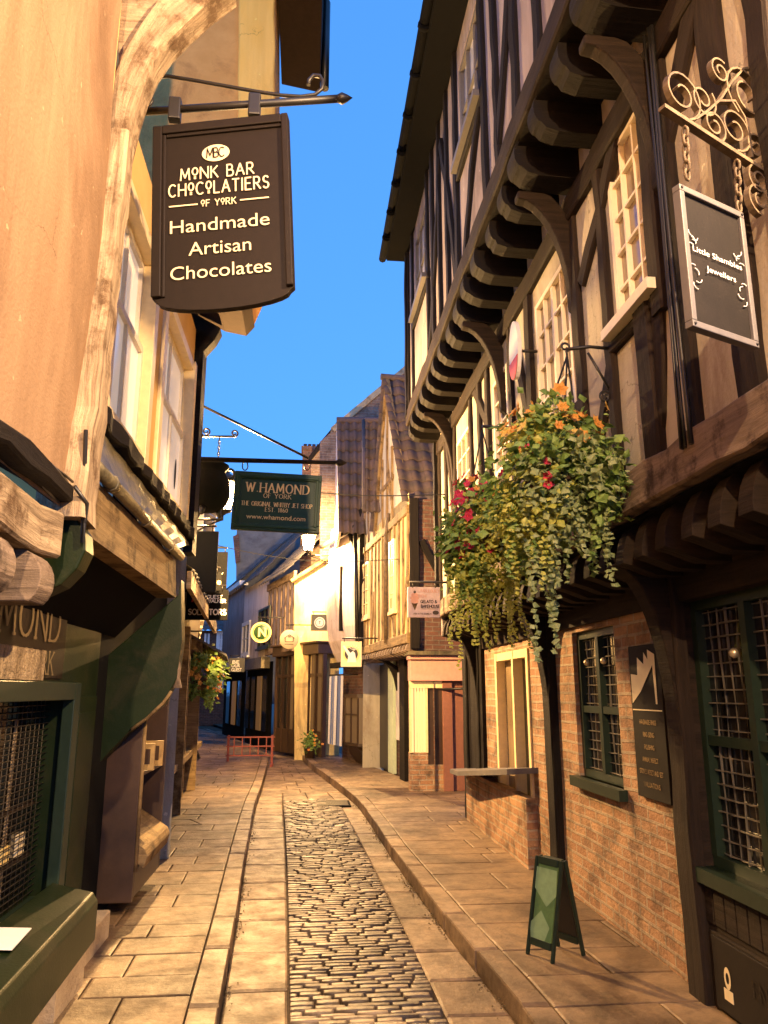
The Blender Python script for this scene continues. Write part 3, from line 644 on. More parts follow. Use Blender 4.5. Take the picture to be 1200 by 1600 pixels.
# posts under the first jetty, with curved brackets reaching out
def kneepost(u, w=.17, zt=2.36, F=G0, reach=.30, foot=0, drop=.95, m=M['timber_dark'], post=True):
    if post:
        mb = MB(); F.beam(mb, (u, foot), (u, zt), w, 0, .07); mb.build('post', m, h)
    mb = MB(); n = 9; outer, inner = [], []
    for i in range(n):
        q = i / (n - 1) * math.pi / 2
        outer.append((.07 + reach * (1 - math.cos(q)), zt - drop + (drop - .02) * math.sin(q)))
        inner.append((.07 + (reach) * (1 - math.cos(q)) - .13 * math.sin(q) - .02, zt - drop - .12 + (drop + .10) * math.sin(q)))
    prof = [(.03, zt - drop)] + outer + [(.07 + reach, zt), (.03, zt)]
    prof = [(.02, zt - drop - .05), (.07, zt - drop)] + [(a, b) for a, b in outer[1:]] + [(.07 + reach, zt + .0), (reach - .12, zt)] + [(.0 + max(0, reach * (1 - math.cos(q_)) - .10), zt - drop + .0 + (drop) * math.sin(q_)) for q_ in [math.pi / 2 * (1 - k / 6) for k in range(1, 6)]]
    F.prism(mb, prof, u - w * .38, u + w * .38); mb.build('knee_bracket', m, h, bevel=.012)
kneepost(4.24, .19, m=M['timber_brown']); kneepost(6.55, .2); kneepost(9.35, .20)
mb = MB(); G0.beam(mb, (10.0, 0), (10.0, 2.36), .22, -.05, .08); mb.build('post', M['timber_dark'], h)
mb = MB()
for k in range(4): G0.box(mb, 9.12 + k * .225, 9.12 + k * .225 + .218, .70, 2.36, .0, .045)
mb.build('boarding', M['timber_dark'], h)
# panel below the big window
mb = MB()
for k in range(14): a = 2.7 + k * .105; G0.box(mb, a, a + .098, .5, .69, .012, .022)
G0.box(mb, 2.6, 4.12, .12, .47, .012, .03); mb.build('plinth_panel', M['timber_brown'], h, bevel=.004)
# --- first jetty: rounded joist ends under a weathered beam
u = RN
while u < RE - .05:
    mb = MB(); r = .15
    prof = [(-.05, Zb1)] + [(.22 + r * math.sin(q) , Zb1 - .03 - r + r * math.cos(q) - .10 * (1 - math.cos(q))) for q in [math.pi / 2 * k / 6 for k in range(7)]] + [(.30, Zb1 - .30), (.18, Zb1 - .345), (-.05, Zb1 - .35)]
    G0.prism(mb, prof, u - .055, u + .055); mb.build('joist', M['timber_brown'], h, bevel=.01); u += .262 + random.uniform(-.02, .02)
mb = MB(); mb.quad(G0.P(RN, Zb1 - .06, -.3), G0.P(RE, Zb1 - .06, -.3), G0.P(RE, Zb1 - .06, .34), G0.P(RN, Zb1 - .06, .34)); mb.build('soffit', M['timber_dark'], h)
mb = MB(); G1.beam(mb, (RN, Zb1 + .07), (RE, Zb1 + .07), .22, -.10, .06, jit=.06); mb.build('jetty_beam', M['timber_grey'], h)
# --- first floor
def rect_px(F, xs, y0, y1):
    ua, ub = F.u(xs[0], (y0 + y1) / 2), F.u(xs[1], (y0 + y1) / 2); xm = (xs[0] + xs[1]) / 2
    return (min(ua, ub), max(ua, ub), F.at(xm, y1)[1], F.at(xm, y0)[1])
wins1 = [(3.40, 3.92, 3.68, 4.80), (4.66, 5.44, 3.52, 4.62), (6.35, 6.88, 3.62, 4.55), (7.95, 8.72, 3.55, 4.55)]
mb = MB(); G1.wall(mb, RN, RE, Zb1, Zj2 + .25, wins1, .10); mb.build('wall', M['plaster_tan'], h)
for i, (w_, nx, nz, s) in enumerate(zip(wins1, (3, 4, 2, 3), (5, 4, 4, 4), (.13, .05, .05, .05))):
    window(G1, h, *w_, nx, nz, M['cream_sash'], M['glass_blind'], w=-.035, fr=.04, bar=.017, sill=s, mull=(2,) if nx == 4 else ())
mb = MB()
for u, w in ((2.70, .18), (3.18, .11), (3.56, .17), (4.02, .10), (4.50, .13), (5.62, .15), (6.18, .10), (7.05, .13), (7.45, .12), (7.85, .10), (8.85, .13), (9.4, .11), (9.95, .14), (2.38, .14)):
    z0 = Zb1 + .15
    if u == 3.56: G1.beam(mb, (u, z0), (u, 3.62), w, o1=.05); G1.beam(mb, (3.38, 3.5), (3.36, Zj2), .12, o1=.05); continue
    if u == 3.18: G1.beam(mb, (3.16, z0), (3.20, Zj2), w, bow=.01); continue
    G1.beam(mb, (u, z0), (u + random.uniform(-.04, .04), Zj2), w)
G1.beam(mb, (RN, Zj2 - .1), (RE, Zj2 - .1), .18, o1=.05)
for a, b, w, bw in (((3.60, 2.75), (3.42, 3.55), .13, .03), ((3.30, 4.2), (2.75, 4.9), .15, .02), ((4.42, 4.25), (3.75, 4.85), .13, .03), ((4.62, 2.78), (4.05, 3.5), .10, .04), ((5.66, 3.55), (6.1, 4.8), .12, .03),
                    ((6.25, 2.8), (5.7, 3.5), .12, .03), ((7.1, 4.2), (7.7, 4.85), .12, .02), ((8.9, 3.4), (9.35, 4.8), .12, .03)):
    G1.beam(mb, a, b, w, bow=bw, o1=.03)
G1.beam(mb, (4.55, 3.46), (5.55, 3.46), .1); G1.beam(mb, (3.42, 3.60), (4.0, 3.60), .09); G1.beam(mb, (6.25, 3.54), (6.95, 3.54), .09); G1.beam(mb, (7.85, 3.47), (8.82, 3.47), .09)
mb.build('timber_frame', M['timber_brown'], h)
mb = MB()
for k in range(5):
    x = 3.12 + k * .018; mb.tube([G1.P(x + .04 * math.sin(z * 2 + k) * .3, z, .07 + .012 * (k % 2)) for z in [Zb1 + .1 + .16 * j for j in range(15)]], .007 if k else .012, 6)
mb.build('cable', M['black_paint'], h)
def knee(F, u, zt, reach, drop, w=.09):
    mb = MB(); pts = []
    n = 9
    lower = [(.04 + reach * (1 - math.cos(q)), zt - drop + drop * .94 * math.sin(q)) for q in [math.pi / 2 * k / n for k in range(n + 1)]]
    upper = [(max(-.02, a - .12), min(zt, b + .08)) for a, b in lower]
    prof = [(-.02, lower[0][1] - .06)] + lower + [(.04 + reach, zt)] + [(upper[-1][0], zt)] + upper[::-1][1:] 
    F.prism(mb, prof, u - w / 2, u + w / 2); mb.build('knee_bracket', M['timber_brown'], h, bevel=.012)
for u in (3.28, 4.58, 6.5, 8.9): knee(G1, u, Zj2 + .02, .34, .85)
# --- second jetty
u = RN
while u < RE - .05:
    mb = MB(); Z = Zb2
    jx, jw = random.uniform(-.03, .02), random.uniform(-.02, .015); Z = Zb2 + random.uniform(-.012, .0)
    prof = [(-.1, Z)] + [(.40 + jx, Z)] + [(.40 + jx + .045 * math.sin(q), Z - .10 + .10 * math.cos(q)) for q in [math.pi * k / 8 for k in range(9)]] + [(.36, Z - .235), (.28, Z - .26), (-.1, Z - .27)]
    G1.prism(mb, prof, u - .085 - jw, u + .085 + jw); mb.build('joist', M['timber_dark'], h, bevel=.015); u += .42 + random.uniform(-.03, .03)
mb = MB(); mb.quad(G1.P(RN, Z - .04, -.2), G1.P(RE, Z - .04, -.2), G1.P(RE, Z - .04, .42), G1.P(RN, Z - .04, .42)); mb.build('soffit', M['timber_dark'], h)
mb = MB(); G2.beam(mb, (RN, Zb2 + .08), (RE, Zb2 + .08), .20, -.12, .05, jit=.05); mb.build('jetty_beam', M['timber_brown'], h)
# --- second floor
wins2 = [(5.35, 6.25, 6.50, 7.55), (8.25, 9.35, 6.52, 7.62)]
mb = MB(); G2.wall(mb, RN, RE, Zb2, Ze, wins2, .10); mb.build('wall', M['plaster_lilac'], h)
for w_ in wins2: window(G2, h, *w_, 3, 2, M['silver'], M['glass_sky'], w=-.05, fr=.05, bar=.022, sill=.14)
mb = MB()
for u in (2.38, 2.85, 3.35, 3.85, 4.35, 4.85, 5.25, 6.40, 6.9, 7.35, 7.8, 8.15, 9.5, 9.95): G2.beam(mb, (u, Zb2 + .15), (u + random.uniform(-.05, .05), Ze), random.uniform(.10, .14))
for a, b in (((4.85, 5.6), (4.1, 7.6)), ((3.4, 5.4), (4.0, 7.4)), ((6.5, 5.4), (7.2, 7.5)), ((8.1, 5.5), (7.3, 7.4)), ((5.4, 6.4), (6.1, 5.45))): G2.beam(mb, a, b, .12, bow=.06)
G2.beam(mb, (5.25, 6.42), (6.4, 6.42), .09); G2.beam(mb, (8.1, 6.44), (9.5, 6.44), .09)
mb.build('timber_frame', M['timber_dark'], h)
# --- eaves, gutter, roof, gable end
mb = MB(); G2.box(mb, RN, RE + .15, 7.86, 7.90, -.1, .30); G2.box(mb, RN, RE + .15, 7.88, 8.04, .28, .31); mb.build('eaves_board', M['black_matte'], h)
mb = MB(); mb.tube([G2.P(RN, 7.94, .35), G2.P(RE + .3, 7.97, .35)], .055, 8)
for k in range(13): q = 2.5 + k * .6; mb.tube([G2.P(q, 7.94, .35), G2.P(q + .05, 7.94, .35)], .066, 8)
mb.build('gutter', M['black_matte'], h)
mb = MB(); tiles(mb, G2.P(RN, 8.02, .34), G2.P(RE + .2, 8.02, .34), G2.P(RN, 11.2, -2.6), G2.P(RE + .2, 11.2, -2.6), 36, 16); mb.build('roof', M['pantile'], h)
mb = MB()
mb.prism([V((2.1, RE, 0)), V((2.1, RE, Zj1)), V((1.75, RE, Zj1)), V((1.75, RE, Zb2)), V((1.36, RE, Zb2)), V((1.36, RE, Ze)), V((3.9, RE, 11.1)), V((6, RE, 8)), V((6, RE, 0))], (0, -.08, 0)); mb.build('gable_wall', M['plaster_lilac'], h)
mb = MB(); mb.prism([V((2.1, RN, 0)), V((2.1, RN, Zj1)), V((1.75, RN, Zj1)), V((1.75, RN, Zb2)), V((1.36, RN, Zb2)), V((1.36, RN, Ze)), V((3.9, RN, 11.1)), V((6, RN, 8)), V((6, RN, 0))], (0, .08, 0)); mb.build('gable_wall', M['plaster_tan'], h)
mb = MB(); mb.beam((1.36, RE + .01, Zb2 + .1), (1.36, RE + .01, Ze), .14, (0, 1, 0), -.1, .03); mb.beam((1.75, RE + .01, Zb1), (1.75, RE + .01, Zb2), .16, (0, 1, 0), -.1, .03); mb.build('corner_post', M['timber_dark'], h)

# ================================================================== left: plastered house with the weathered corner post
LP = Facade((-1.05, 0), (-1.05, 10), 'L'); LW = Facade((-1.25, 0), (-1.25, 10), 'L'); LG = Facade((-1.42, 0), (-1.42, 10), 'L')
h = thing('plastered_house', 'peach plastered house with a rotted timber corner post and green shopfront at the left edge', 'house', (-1.42, 1, 0))
ZP = 2.42
mb = MB(); n = 14
for i in range(24):
    for j in range(12):
        y0, y1 = -4 + 7.5 * i / 24, -4 + 7.5 * (i + 1) / 24; z0, z1 = ZP + 4.6 * j / 12, ZP + 4.6 * (j + 1) / 12
        f = lambda y, z: LP.P(y, z, .012 * math.sin(y * 2.3 + z * 1.7) + .008 * math.sin(z * 3.1 - y))
        mb.add([f(y0, z0), f(y1, z0), f(y1, z1), f(y0, z1)], [[0, 1, 2, 3]], None, True)
mb.build('wall', M['plaster_peach'], h)
mb = MB(); mb.quad(V((-1.06, 3.5, ZP)), V((-2.5, 3.5, ZP)), V((-2.5, 3.5, 7)), V((-1.06, 3.5, 7))); mb.build('return_wall', M['plaster_ochre'], h)
mb = MB(); a, b = LP.at(180, 235), LP.at(106, 800)
mb.beam(LP.P(b[0] + .03, b[1] - .04), LP.P(a[0] - .02, a[1] + .05), .20, LP.n, -.12, .085, jit=.05, seg=20, w1=.15); mb.build('corner_post', M['timber_pale'], h)
# carved head of the post and the arched brace springing from it
mb = MB(); cl = [(172, 240), (178, 205), (186, 165), (197, 125), (214, 85), (238, 48), (268, 14), (304, -18), (345, -48)]; cl = [on_y(x, y, 3.62) for x, y in cl]; rings = []
for i, c in enumerate(cl):
    t = (cl[min(i + 1, 8)] - cl[max(i - 1, 0)]).normalized(); sd_ = t.cross(V((0, 1, 0))).normalized(); w0 = (.062, .074, .08, .084, .09, .096, .10, .105, .11)[i] * random.uniform(.94, 1.06); w1_ = w0 * random.uniform(.92, 1.05)
    rings.append([c - sd_ * w0 + V((0, .02, 0)), c - sd_ * (w0 - .015), c + sd_ * (w1_ - .015) + V((0, random.uniform(-.012, .012), 0)), c + sd_ * w1_ + V((0, .02, 0)), c + sd_ * w1_ + V((0, .17, 0)), c - sd_ * w0 + V((0, .17, 0))])
mb.prism([on_y(x, y, 3.68) for x, y in ((184, -70), (186, 150), (200, 120), (222, 80), (262, 20), (340, -50), (345, -70))], (0, .1, 0))
mb.ribbon_solid(rings); mb.build('arched_brace', M['timber_pale'], h)
# base beam, cables and joist ends
mb = MB(); LP.beam(mb, (-4, ZP - .14), (3.30, ZP - .14), .20, -.25, .01, jit=.10); mb.build('jetty_beam', M['timber_pale'], h)
mb = MB()
for k in range(7):
    ph = random.random() * 6; pts = [LP.P(y, ZP + .02 + .018 * k * .6 + .02 * math.sin(y * 3 + ph), -.01 + .015 * math.sin(y * 5 + ph) + .005 * k) for y in [1.6 + .1 * j for j in range(18)]]
    mb.tube(pts, .006 + .003 * (k % 3), 6)
mb.tube([LP.P(3.28, ZP + .08, .05), LP.P(3.34, ZP + .02, .09), LP.P(3.36, ZP - .15, .08), LP.P(3.33, ZP + .35, .06)], .01, 6); mb.build('cable', M['black_paint'], h)
mb = MB(); LP.beam(mb, (0, ZP + .04), (3.42, ZP + .05), .09, -.05, .05, jit=.2); mb.build('sill_board', M['timber_dark'], h)
for u in (1.76, 2.22, 2.68, 3.10):
    mb = MB(); r = .11
    prof = [(-.3, ZP - .24)] + [(-.05 + r * .8 * math.sin(q), ZP - .24 - r + r * math.cos(q)) for q in [math.pi * .8 * k / 8 for k in range(9)]] + [(-.3, ZP - .44)]
    LP.prism(mb, prof, u - .085, u + .085); mb.build('joist', M['timber_grey'], h, bevel=.02)
# glossy scroll console at the end of the shopfront
mb = MB(); c = on_x(98, 868, -1.06)
prof = [(-.30, c.z + .16), (.04, c.z + .16), (.08, c.z + .10), (.09, c.z + .02), (.06, c.z - .06), (0, c.z - .13), (-.08, c.z - .17), (-.2, c.z - .19), (-.30, c.z - .19)]
LP.prism(mb, prof, 3.38, 3.52); mb.build('console', M['green_paint'], h, bevel=.02)
# green shopfront under the jetty
mb = MB(); win = (2.4, 4.92, .52, 1.62)
LG.wall(mb, -4, 5.55, .32, ZP - .1, [win], .16); mb.build('shopfront', M['green_paint'], h)
mb = MB(); LG.box(mb, -4, 5.6, 0, .27, -.1, .19); mb.build('plinth', M['stone'], h, bevel=.01)
mb = MB(); mb.quad(LG.P(win[0], win[2], -.14), LG.P(win[1], win[2], -.14), LG.P(win[1], win[3], -.14), LG.P(win[0], win[3], -.14)); o = mb.build('pane', M['glass_dark'], h)
mb = MB()
for k in range(32): z = win[2] + .03 + k * .034; mb.tube([LG.P(win[0], z, -.10), LG.P(win[1], z, -.10)], .0035, 4)
for k in range(34): u = win[0] + .05 + k * .072; mb.tube([LG.P(u, win[2], -.10), LG.P(u, win[3], -.10)], .0025, 4)
mb.build('wire_grille', plain('dull_wire', (.05, .04, .025), .6), h)
mb = MB(); LG.box(mb, 4.88, 5.0, .34, 1.70, -.02, .05); LG.box(mb, win[0], 4.88, 1.60, 1.70, -.02, .05); LG.box(mb, 2.0, 4.88, .46, .53, -.10, .03); LG.box(mb, 3.7, 3.75, .53, 1.6, -.09, -.04); mb.build('window_frame', M['green_frame'], h, bevel=.006)
mb = MB(); LG.box(mb, 5.02, 5.5, .36, 1.62, 0, .02); LG.box(mb, 5.09, 5.43, .46, 1.52, .02, .03); mb.build('shopfront_panel', M['green_paint'], h, bevel=.004)
bw_ = Board(LG.P(4.1, 1.12, -.13), LG.t, (0, 0, 1)); bw_.n = LG.n; mb = MB(); bw_.strokes(mb, 'ND', 0, 0, .30, .42, th=.09, gap=.3, serif=True); mb.build('window_lettering', M['timber_yellow'], h)
mb = MB(); LG.box(mb, 4.46, 4.50, .60, 1.50, -.135, -.128); mb.build('window_strip', M['timber_worn'], h)
for q in (.75, 1.02):
    mb = MB(); LG.box(mb, 2.45, 4.86, q, q + .02, -.139, -.118); mb.build('display_shelf', M['timber_brown'], h)
for k in range(9):
    mb = MB(); u_ = 2.9 + k * .22; LG.box(mb, u_, u_ + .10, .77, .77 + random.uniform(.06, .14), -.138, -.12); mb.build('display_box', M[random.choice(('cream', 'gold', 'silver', 'timber_worn'))], h)
# sloped stall board with its shelf
mb = MB(); c0, c1 = V((-.99, 1.2, 0)), V((-1.22, 5.25, 0))
pr = lambda y, x: [V((-1.40, y, .60)), V((x - .03, y, .545)), V((x, y, .50)), V((x + .0, y, .30)), V((x - .05, y, .27)), V((-1.40, y, .30))]
mb.ribbon_solid([pr(1.2, -1.02), pr(4.86, -1.14)]); mb.build('stall_board', M['green_paint'], h, bevel=.008)
mb = MB(); mb.bb(-1.43, -1.16, 4.25, 4.75, .05, .30); mb.build('stall_leg', M['stone'], h)
b = Board(LG.P(3.45, 1.99, .012), LG.t * 1, (0, 0, 1))
mb = MB(); LG.box(mb, 0, 4.72, 1.72, 2.16, 0, .012); mb.build('fascia', M['sign_brown'], h)
mb = MB(); b.n = LG.n
b.rx = LG.t * -1; b.rx = LG.t; b.n = LG.n
bb_ = Board(LG.P(3.72, 1.97, .016), -LG.t if False else LG.t, (0, 0, 1)); bb_.n = LG.n
bb_.strokes(mb, 'W.HAMOND', 0, .05, .20, 1.7, th=.11, gap=.3, serif=True); bb_.strokes(mb, 'OF YORK', .42, -.17, .12, .75, th=.11, gap=.3, serif=True); mb.build('lettering', plain('dull_gold', (.14, .10, .045), .6), h)
mb = MB(); LG.box(mb, 2.4, 4.34, 1.705, 1.86, .012, .03); mb.build('peeling_board', M['timber_worn'], h)
# roof mass and ground floor back
mb = MB(); tiles(mb, V((-1.0, 3.5, 7)), V((-1.0, -4, 7)), V((-4, 3.5, 10)), V((-4, -4, 10)), 20, 12); mb.build('roof', M['pantile'], h)

# ================================================================== left: ochre house with sash windows and a jettied upper storey
h = thing('ochre_house', 'ochre house with cream sash windows under a coved overhanging storey, left side of the street', 'house', (-1.42, 6, 0))
ZS = 3.20
w1, w2 = (4.42, 5.62, ZS + .06, 4.95), (6.0, 7.62, ZS + .06, 4.95)
mb = MB(); LW.wall(mb, 3.5, 7.98, ZS - .1, 5.4, [w1, w2], .16); mb.build('wall', M['plaster_ochre'], h)
mb = MB(); mb.quad(V((-1.25, 7.98, 0)), V((-4, 7.98, 0)), V((-4, 7.98, 6)), V((-1.25, 7.98, 6))); mb.build('return_wall', M['plaster_tan'], h)
for q, wd in enumerate((w1, w2)):
    u0, u1, z0, z1 = wd; mb = MB()
    LW.box(mb, u0, u0 + .12, z0, z1, -.13, .03); LW.box(mb, u1 - .12, u1, z0, z1, -.13, .05); LW.box(mb, u0 + .12, u1 - .12, z1 - .1, z1, -.13, .03); LW.box(mb, u0 + .1, u1 - .1, z0, z0 + .08, -.13, .03)
    o = mb.build('sash_window', M['yellow_paint'], h, bevel=.004)
    zm = (z0 + z1) / 2 + .02; um = (u0 + u1) / 2
    for (a, c, w) in ((z0 + .08, zm + .03, -.06), (zm - .03, z1 - .1, -.10)):
        mb = MB(); LW.box(mb, u0 + .1, u0 + .16, a, c, w, w + .04); LW.box(mb, u1 - .16, u1 - .1, a, c, w, w + .04); LW.box(mb, u0 + .16, u1 - .16, a, a + .06, w, w + .04); LW.box(mb, u0 + .16, u1 - .16, c - .05, c, w, w + .04)
        LW.box(mb, um - .015, um + .015, a + .06, c - .05, w + .005, w + .035); s_ = mb.build('sash', M['white_paint'], o)
        p = MB(); p.quad(LW.P(u0 + .12, a, w + .01), LW.P(u1 - .12, a, w + .01), LW.P(u1 - .12, c, w + .01), LW.P(u0 + .12, c, w + .01)); p.build('pane', M['glow_blind'], o)
    if q:
        k = MB(); bq = Board(LW.P(u1 - .35, z0 + .42, -.045), LW.t, (0, 0, 1)); bq.n = LW.n; bq.disc(k, 0, 0, .05, .15, .0); k.build('window_sticker', M['sign_brown'], o)
# mossy sill board, lead-covered slope, pipe and fascia over the shop
mb = MB(); LW.beam(mb, (3.55, ZS - .03), (7.98, ZS - .02), .11, -.03, .10, jit=.16, seg=30); mb.build('sill_board', M['timber_dark'], h)
mb = MB(); m_ = 18
for i in range(m_):
    for j in range(5):
        f = lambda a, c: V((-1.20 + (.16) * (c / 5) ** 1.4 + .006 * math.sin(a * 3.3 + c), 3.46 + (5.95 - 3.46) * a / m_ + (1.9 * a / m_ if True else 0) * (1 - c / 5), ZS - .10 - (ZS - .10 - 2.70) * c / 5))
        mb.add([f(i, j), f(i + 1, j), f(i + 1, j + 1), f(i, j + 1)], [[0, 1, 2, 3]], None, True)
mb.build('lead_slope', M['lead'], h)
mb = MB(); mb.tube([V((-1.02, 3.46, 2.69)), V((-1.00, 4.6, 2.675)), V((-.985, 5.98, 2.66))], .035, 8)
for k in range(3): mb.tube([V((-1.015 + .01 * k, 3.9 + k * .8, 2.685 - .01 * k)), V((-1.015 + .01 * k, 3.96 + k * .8, 2.685 - .01 * k))], .045, 8)
mb.build('gutter_pipe', M['lead'], h)
mb = MB(); mb.add([V((-1.05, 3.46, 2.66)), V((-1.02, 5.98, 2.63)), V((-1.0, 5.98, 2.34)), V((-1.03, 3.46, 2.36)), V((-1.15, 3.46, 2.36)), V((-1.15, 5.98, 2.34))], [[0, 1, 2, 3], [3, 2, 5, 4]]); mb.build('fascia', M['timber_yellow'], h)
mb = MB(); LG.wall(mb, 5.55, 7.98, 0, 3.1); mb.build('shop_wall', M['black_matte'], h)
mb = MB(); mb.quad((-1.14, 3.46, 2.362), (-1.14, 5.95, 2.342), (-1.5, 5.95, 1.95), (-1.5, 3.46, 1.95)); mb.build('soffit', M['black_matte'], h)  # matt black: the deep shade under here is put into the colour
# the curved green bracket panel, seen end on
px = [(283, 905), (278, 930), (155, 1035), (140, 1100), (118, 1140), (112, 1320), (127, 1300), (134, 1240), (152, 1195), (200, 1145), (255, 1100), (276, 1060), (284, 1000)]
mb = MB(); mb.prism([on_y(x, y, 5.80) for x, y in px], (0, .16, 0)); mb.build('bracket_panel', M['green_paint'], h, bevel=.006)
mb = MB(); mb.tube([on_y(x, y, 5.79) for x, y in ((205, 1140), (230, 1122), (255, 1098), (268, 1080))], .012, 6); mb.build('bracket_edge', M['timber_yellow'], h)
mb = MB(); a = on_y(440, 1110, 5.8)
mb.beam(on_y(279, 935, 5.86), on_y(277, 1075, 5.86), .05, (0, -1, 0), 0, .04, jit=.2, seg=10); mb.build('corner_trim', M['timber_grey'], h)
# upper storey: coved side, bright corner board, dark eaves
px = [(150, -160), (437, -160), (437, 395), (430, 440), (408, 486), (398, 508), (385, 521), (352, 514), (315, 495), (285, 474), (225, 468), (150, 466)]
mb = MB(); mb.prism([on_y(x, y, 7.9) for x, y in px], (0, -1.3, 0)); mb.build('upper_storey', M['plaster_buff'], h, bevel=.03)
a, b = on_y(412, -200, 7.9), on_y(412, 440, 7.9); a.y = b.y = 6.56; mb = MB(); mb.beam(b, a, .36, (0, -1, 0), -.03, .04, jit=.03, seg=16); mb.build('corner_board', M['plaster_cream'], h)
bt = [(398, 511), (385, 525), (352, 518), (315, 499), (285, 478), (225, 472)]; mb = MB()
for p_, q_ in zip(bt, bt[1:]): a, b = on_y(*p_, 7.91), on_y(*q_, 7.91); mb.quad(a, b, b + V((0, -1.29, 0)), a + V((0, -1.29, 0)))
mb.build('soffit', M['old_brown'], h)  # dark sheet under the cove, its shade put into the colour
px = [(440, -200), (506, -200), (504, 60), (500, 145), (440, 132)]
mb = MB(); mb.prism([on_y(x, y, 7.9) for x, y in px], (0, -1.5, 0)); mb.build('eaves_box', M['old_brown'], h, bevel=.01)
mb = MB(); c = on_y(508, 100, 7.8); mb.tube([c + V((0, 0, -.35)), c + V((0, .0, .9))], .05, 8); mb.build('downpipe', M['black_paint'], h)
px = [(285, 478), (345, 512), (335, 530), (318, 548), (304, 575), (296, 612), (285, 640), (270, 640), (270, 478)]
mb = MB(); mb.prism([on_y(x, y, 7.7) for x, y in px], (0, .2, 0)); mb.build('knee_bracket', M['timber_dark'], h, bevel=.015)
mb = MB(); LW.box(mb, 7.70, 7.96, 3.0, 5.35, .0, .09); mb.build('corner_post', M['timber_dark'], h)


# ------------------------------------------------------------------ open display cabinet on the left pavement
h = thing('display_cabinet', 'dark brown open fronted display cabinet with a slanted tray under the green bracket panel', 'cabinet', (-1.3, 6.0, PAVE))
mb = MB(); x0, x1, y0, y1 = -1.40, -1.18, 5.99, 7.0
mb.bb(-1.72, x1, y0, y0 + .04, PAVE + .1, 1.62); mb.bb(-1.62, x1 - .0, y1, y1 + .04, PAVE + .12, 1.62); mb.bb(-1.62, -1.40, y0 + .04, y1, PAVE + .12, 1.62); mb.bb(-1.40, x1, y0 + .04, y1, PAVE + .12, .42); mb.build('carcass', M['brown_paint'], h, bevel=.006)
mb = MB(); mb.bb(-1.395, x1 - .01, y0 + .04, y1, 1.04, 1.06); mb.build('shelf', M['brown_paint'], h)
mb = MB(); mb.prism([V((-1.38, y0 + .05, .72)), V((-1.12, y0 + .05, .55)), V((-1.10, y0 + .05, .50)), V((-1.12, y0 + .05, .42)), V((-1.38, y0 + .05, .60))], (0, y1 - y0 - .06, 0)); mb.build('slanted_tray', M['timber_yellow'], h, bevel=.006)
mb = MB(); mb.tube([V((x1 + .01, y0 + .02, PAVE + .3)), V((x1 + .01, y0 + .02, 1.62))], .014, 6); mb.build('edge_trim', M['timber_yellow'], h)
for k, (y, lab) in enumerate(((6.28, 'small gold framed picture card on the cabinet shelf, nearer one'), (6.64, 'small gold framed picture card on the cabinet shelf, farther one'))):
    t = thing('picture_card', lab, 'card', (-1.3, y, 1.06), 'picture cards in the display cabinet')
    mb = MB(); mb.bb(-1.34, -1.14, y, y + .03, 1.065, 1.26); mb.build('backing', plain('old_gold_%d' % k, (.42, .28, .10), .5), t)
    mb = MB(); mb.bb(-1.31, -1.17, y - .004, y - .001, 1.11, 1.22); mb.build('picture', M['brown_paint'], t)
# paper lying on the stall board
t = MB(); t.add([V((-1.36, 3.7, .598)), V((-1.22, 3.75, .576)), V((-1.24, 4.05, .578)), V((-1.37, 4.0, .598)), V((-1.36, 3.7, .602)), V((-1.22, 3.75, .580)), V((-1.24, 4.05, .582)), V((-1.37, 4.0, .602))], [[0, 1, 2, 3], [4, 5, 6, 7], [0, 1, 5, 4], [1, 2, 6, 5], [2, 3, 7, 6], [3, 0, 4, 7]])
tag(t.build('paper_sheet', M['white'], None, loc=(-1.3, 3.9, .59)), 'white sheet of paper lying on the green stall board', 'paper')

# ================================================================== right, beyond: salmon shop, yellow timbered house, white house, stone gables
h = thing('salmon_shop', 'low shop with a salmon pink fascia and lit window squeezed beside the long timbered house', 'shop', (2.1, 12.7, PAVE))
FS = Facade((1.60, 12.7), (3.2, 12.7), 'R'); FS.n = V((0, -1, 0))
def sx(x): return FS.u(x, 1100)
def sz(y): return FS.at(670, y)[1]
mb = MB(); FS.box(mb, sx(640), sx(668), PAVE, sz(1176), -.2, .0); FS.box(mb, sx(668), sx(692), PAVE, sz(1195), -.2, .0); mb.build('wall', M['brick_warm'], h)
mb = MB(); FS.box(mb, sx(640), 1.4, sz(1064), sz(1028), -.2, .10); FS.box(mb, sx(638), 1.4, sz(1031), sz(1024), -.2, .14); mb.build('fascia', M['pink'], h, bevel=.008)
mb = MB(); FS.box(mb, sx(636), 1.45, sz(1024), sz(1018), -.3, .2); mb.build('cornice', M['lead'], h)
mb = MB(); FS.box(mb, sx(691), sx(706), PAVE, sz(1064), -.1, .05); FS.box(mb, sx(706), 1.4, PAVE, sz(1064), -.1, .0); mb.build('pilaster', M['brick_red_paint'], h, bevel=.006)
mb = MB(); FS.box(mb, sx(668), sx(691), sz(1195), sz(1075), -.12, -.02); mb.build('door', M['brown_paint'], h)
mb = MB(); FS.box(mb, sx(640), sx(643), sz(1176), sz(1070), -.1, .02); FS.box(mb, sx(665), sx(668), sz(1176), sz(1070), -.1, .02); FS.box(mb, sx(640), sx(691), sz(1075), sz(1064), -.1, .03)
for k in range(1, 5): q = sx(643) + (sx(665) - sx(643)) * k / 5; FS.box(mb, q - .006, q + .006, sz(1176), sz(1075), -.06, -.04)
o = mb.build('window', M['yellow_paint'], h)
mb = MB(); mb.quad(FS.P(sx(643), sz(1176), -.07), FS.P(sx(665), sz(1176), -.07), FS.P(sx(665), sz(1075), -.07), FS.P(sx(643), sz(1075), -.07)); mb.build('pane', M['lit_window'], o)
mb = MB(); c = FS.P(sx(690), sz(1077), .05); mb.tube([c, c + V((.55, -.25, .02))], .02, 6); mb.build('awning_bar', M['iron'], h)

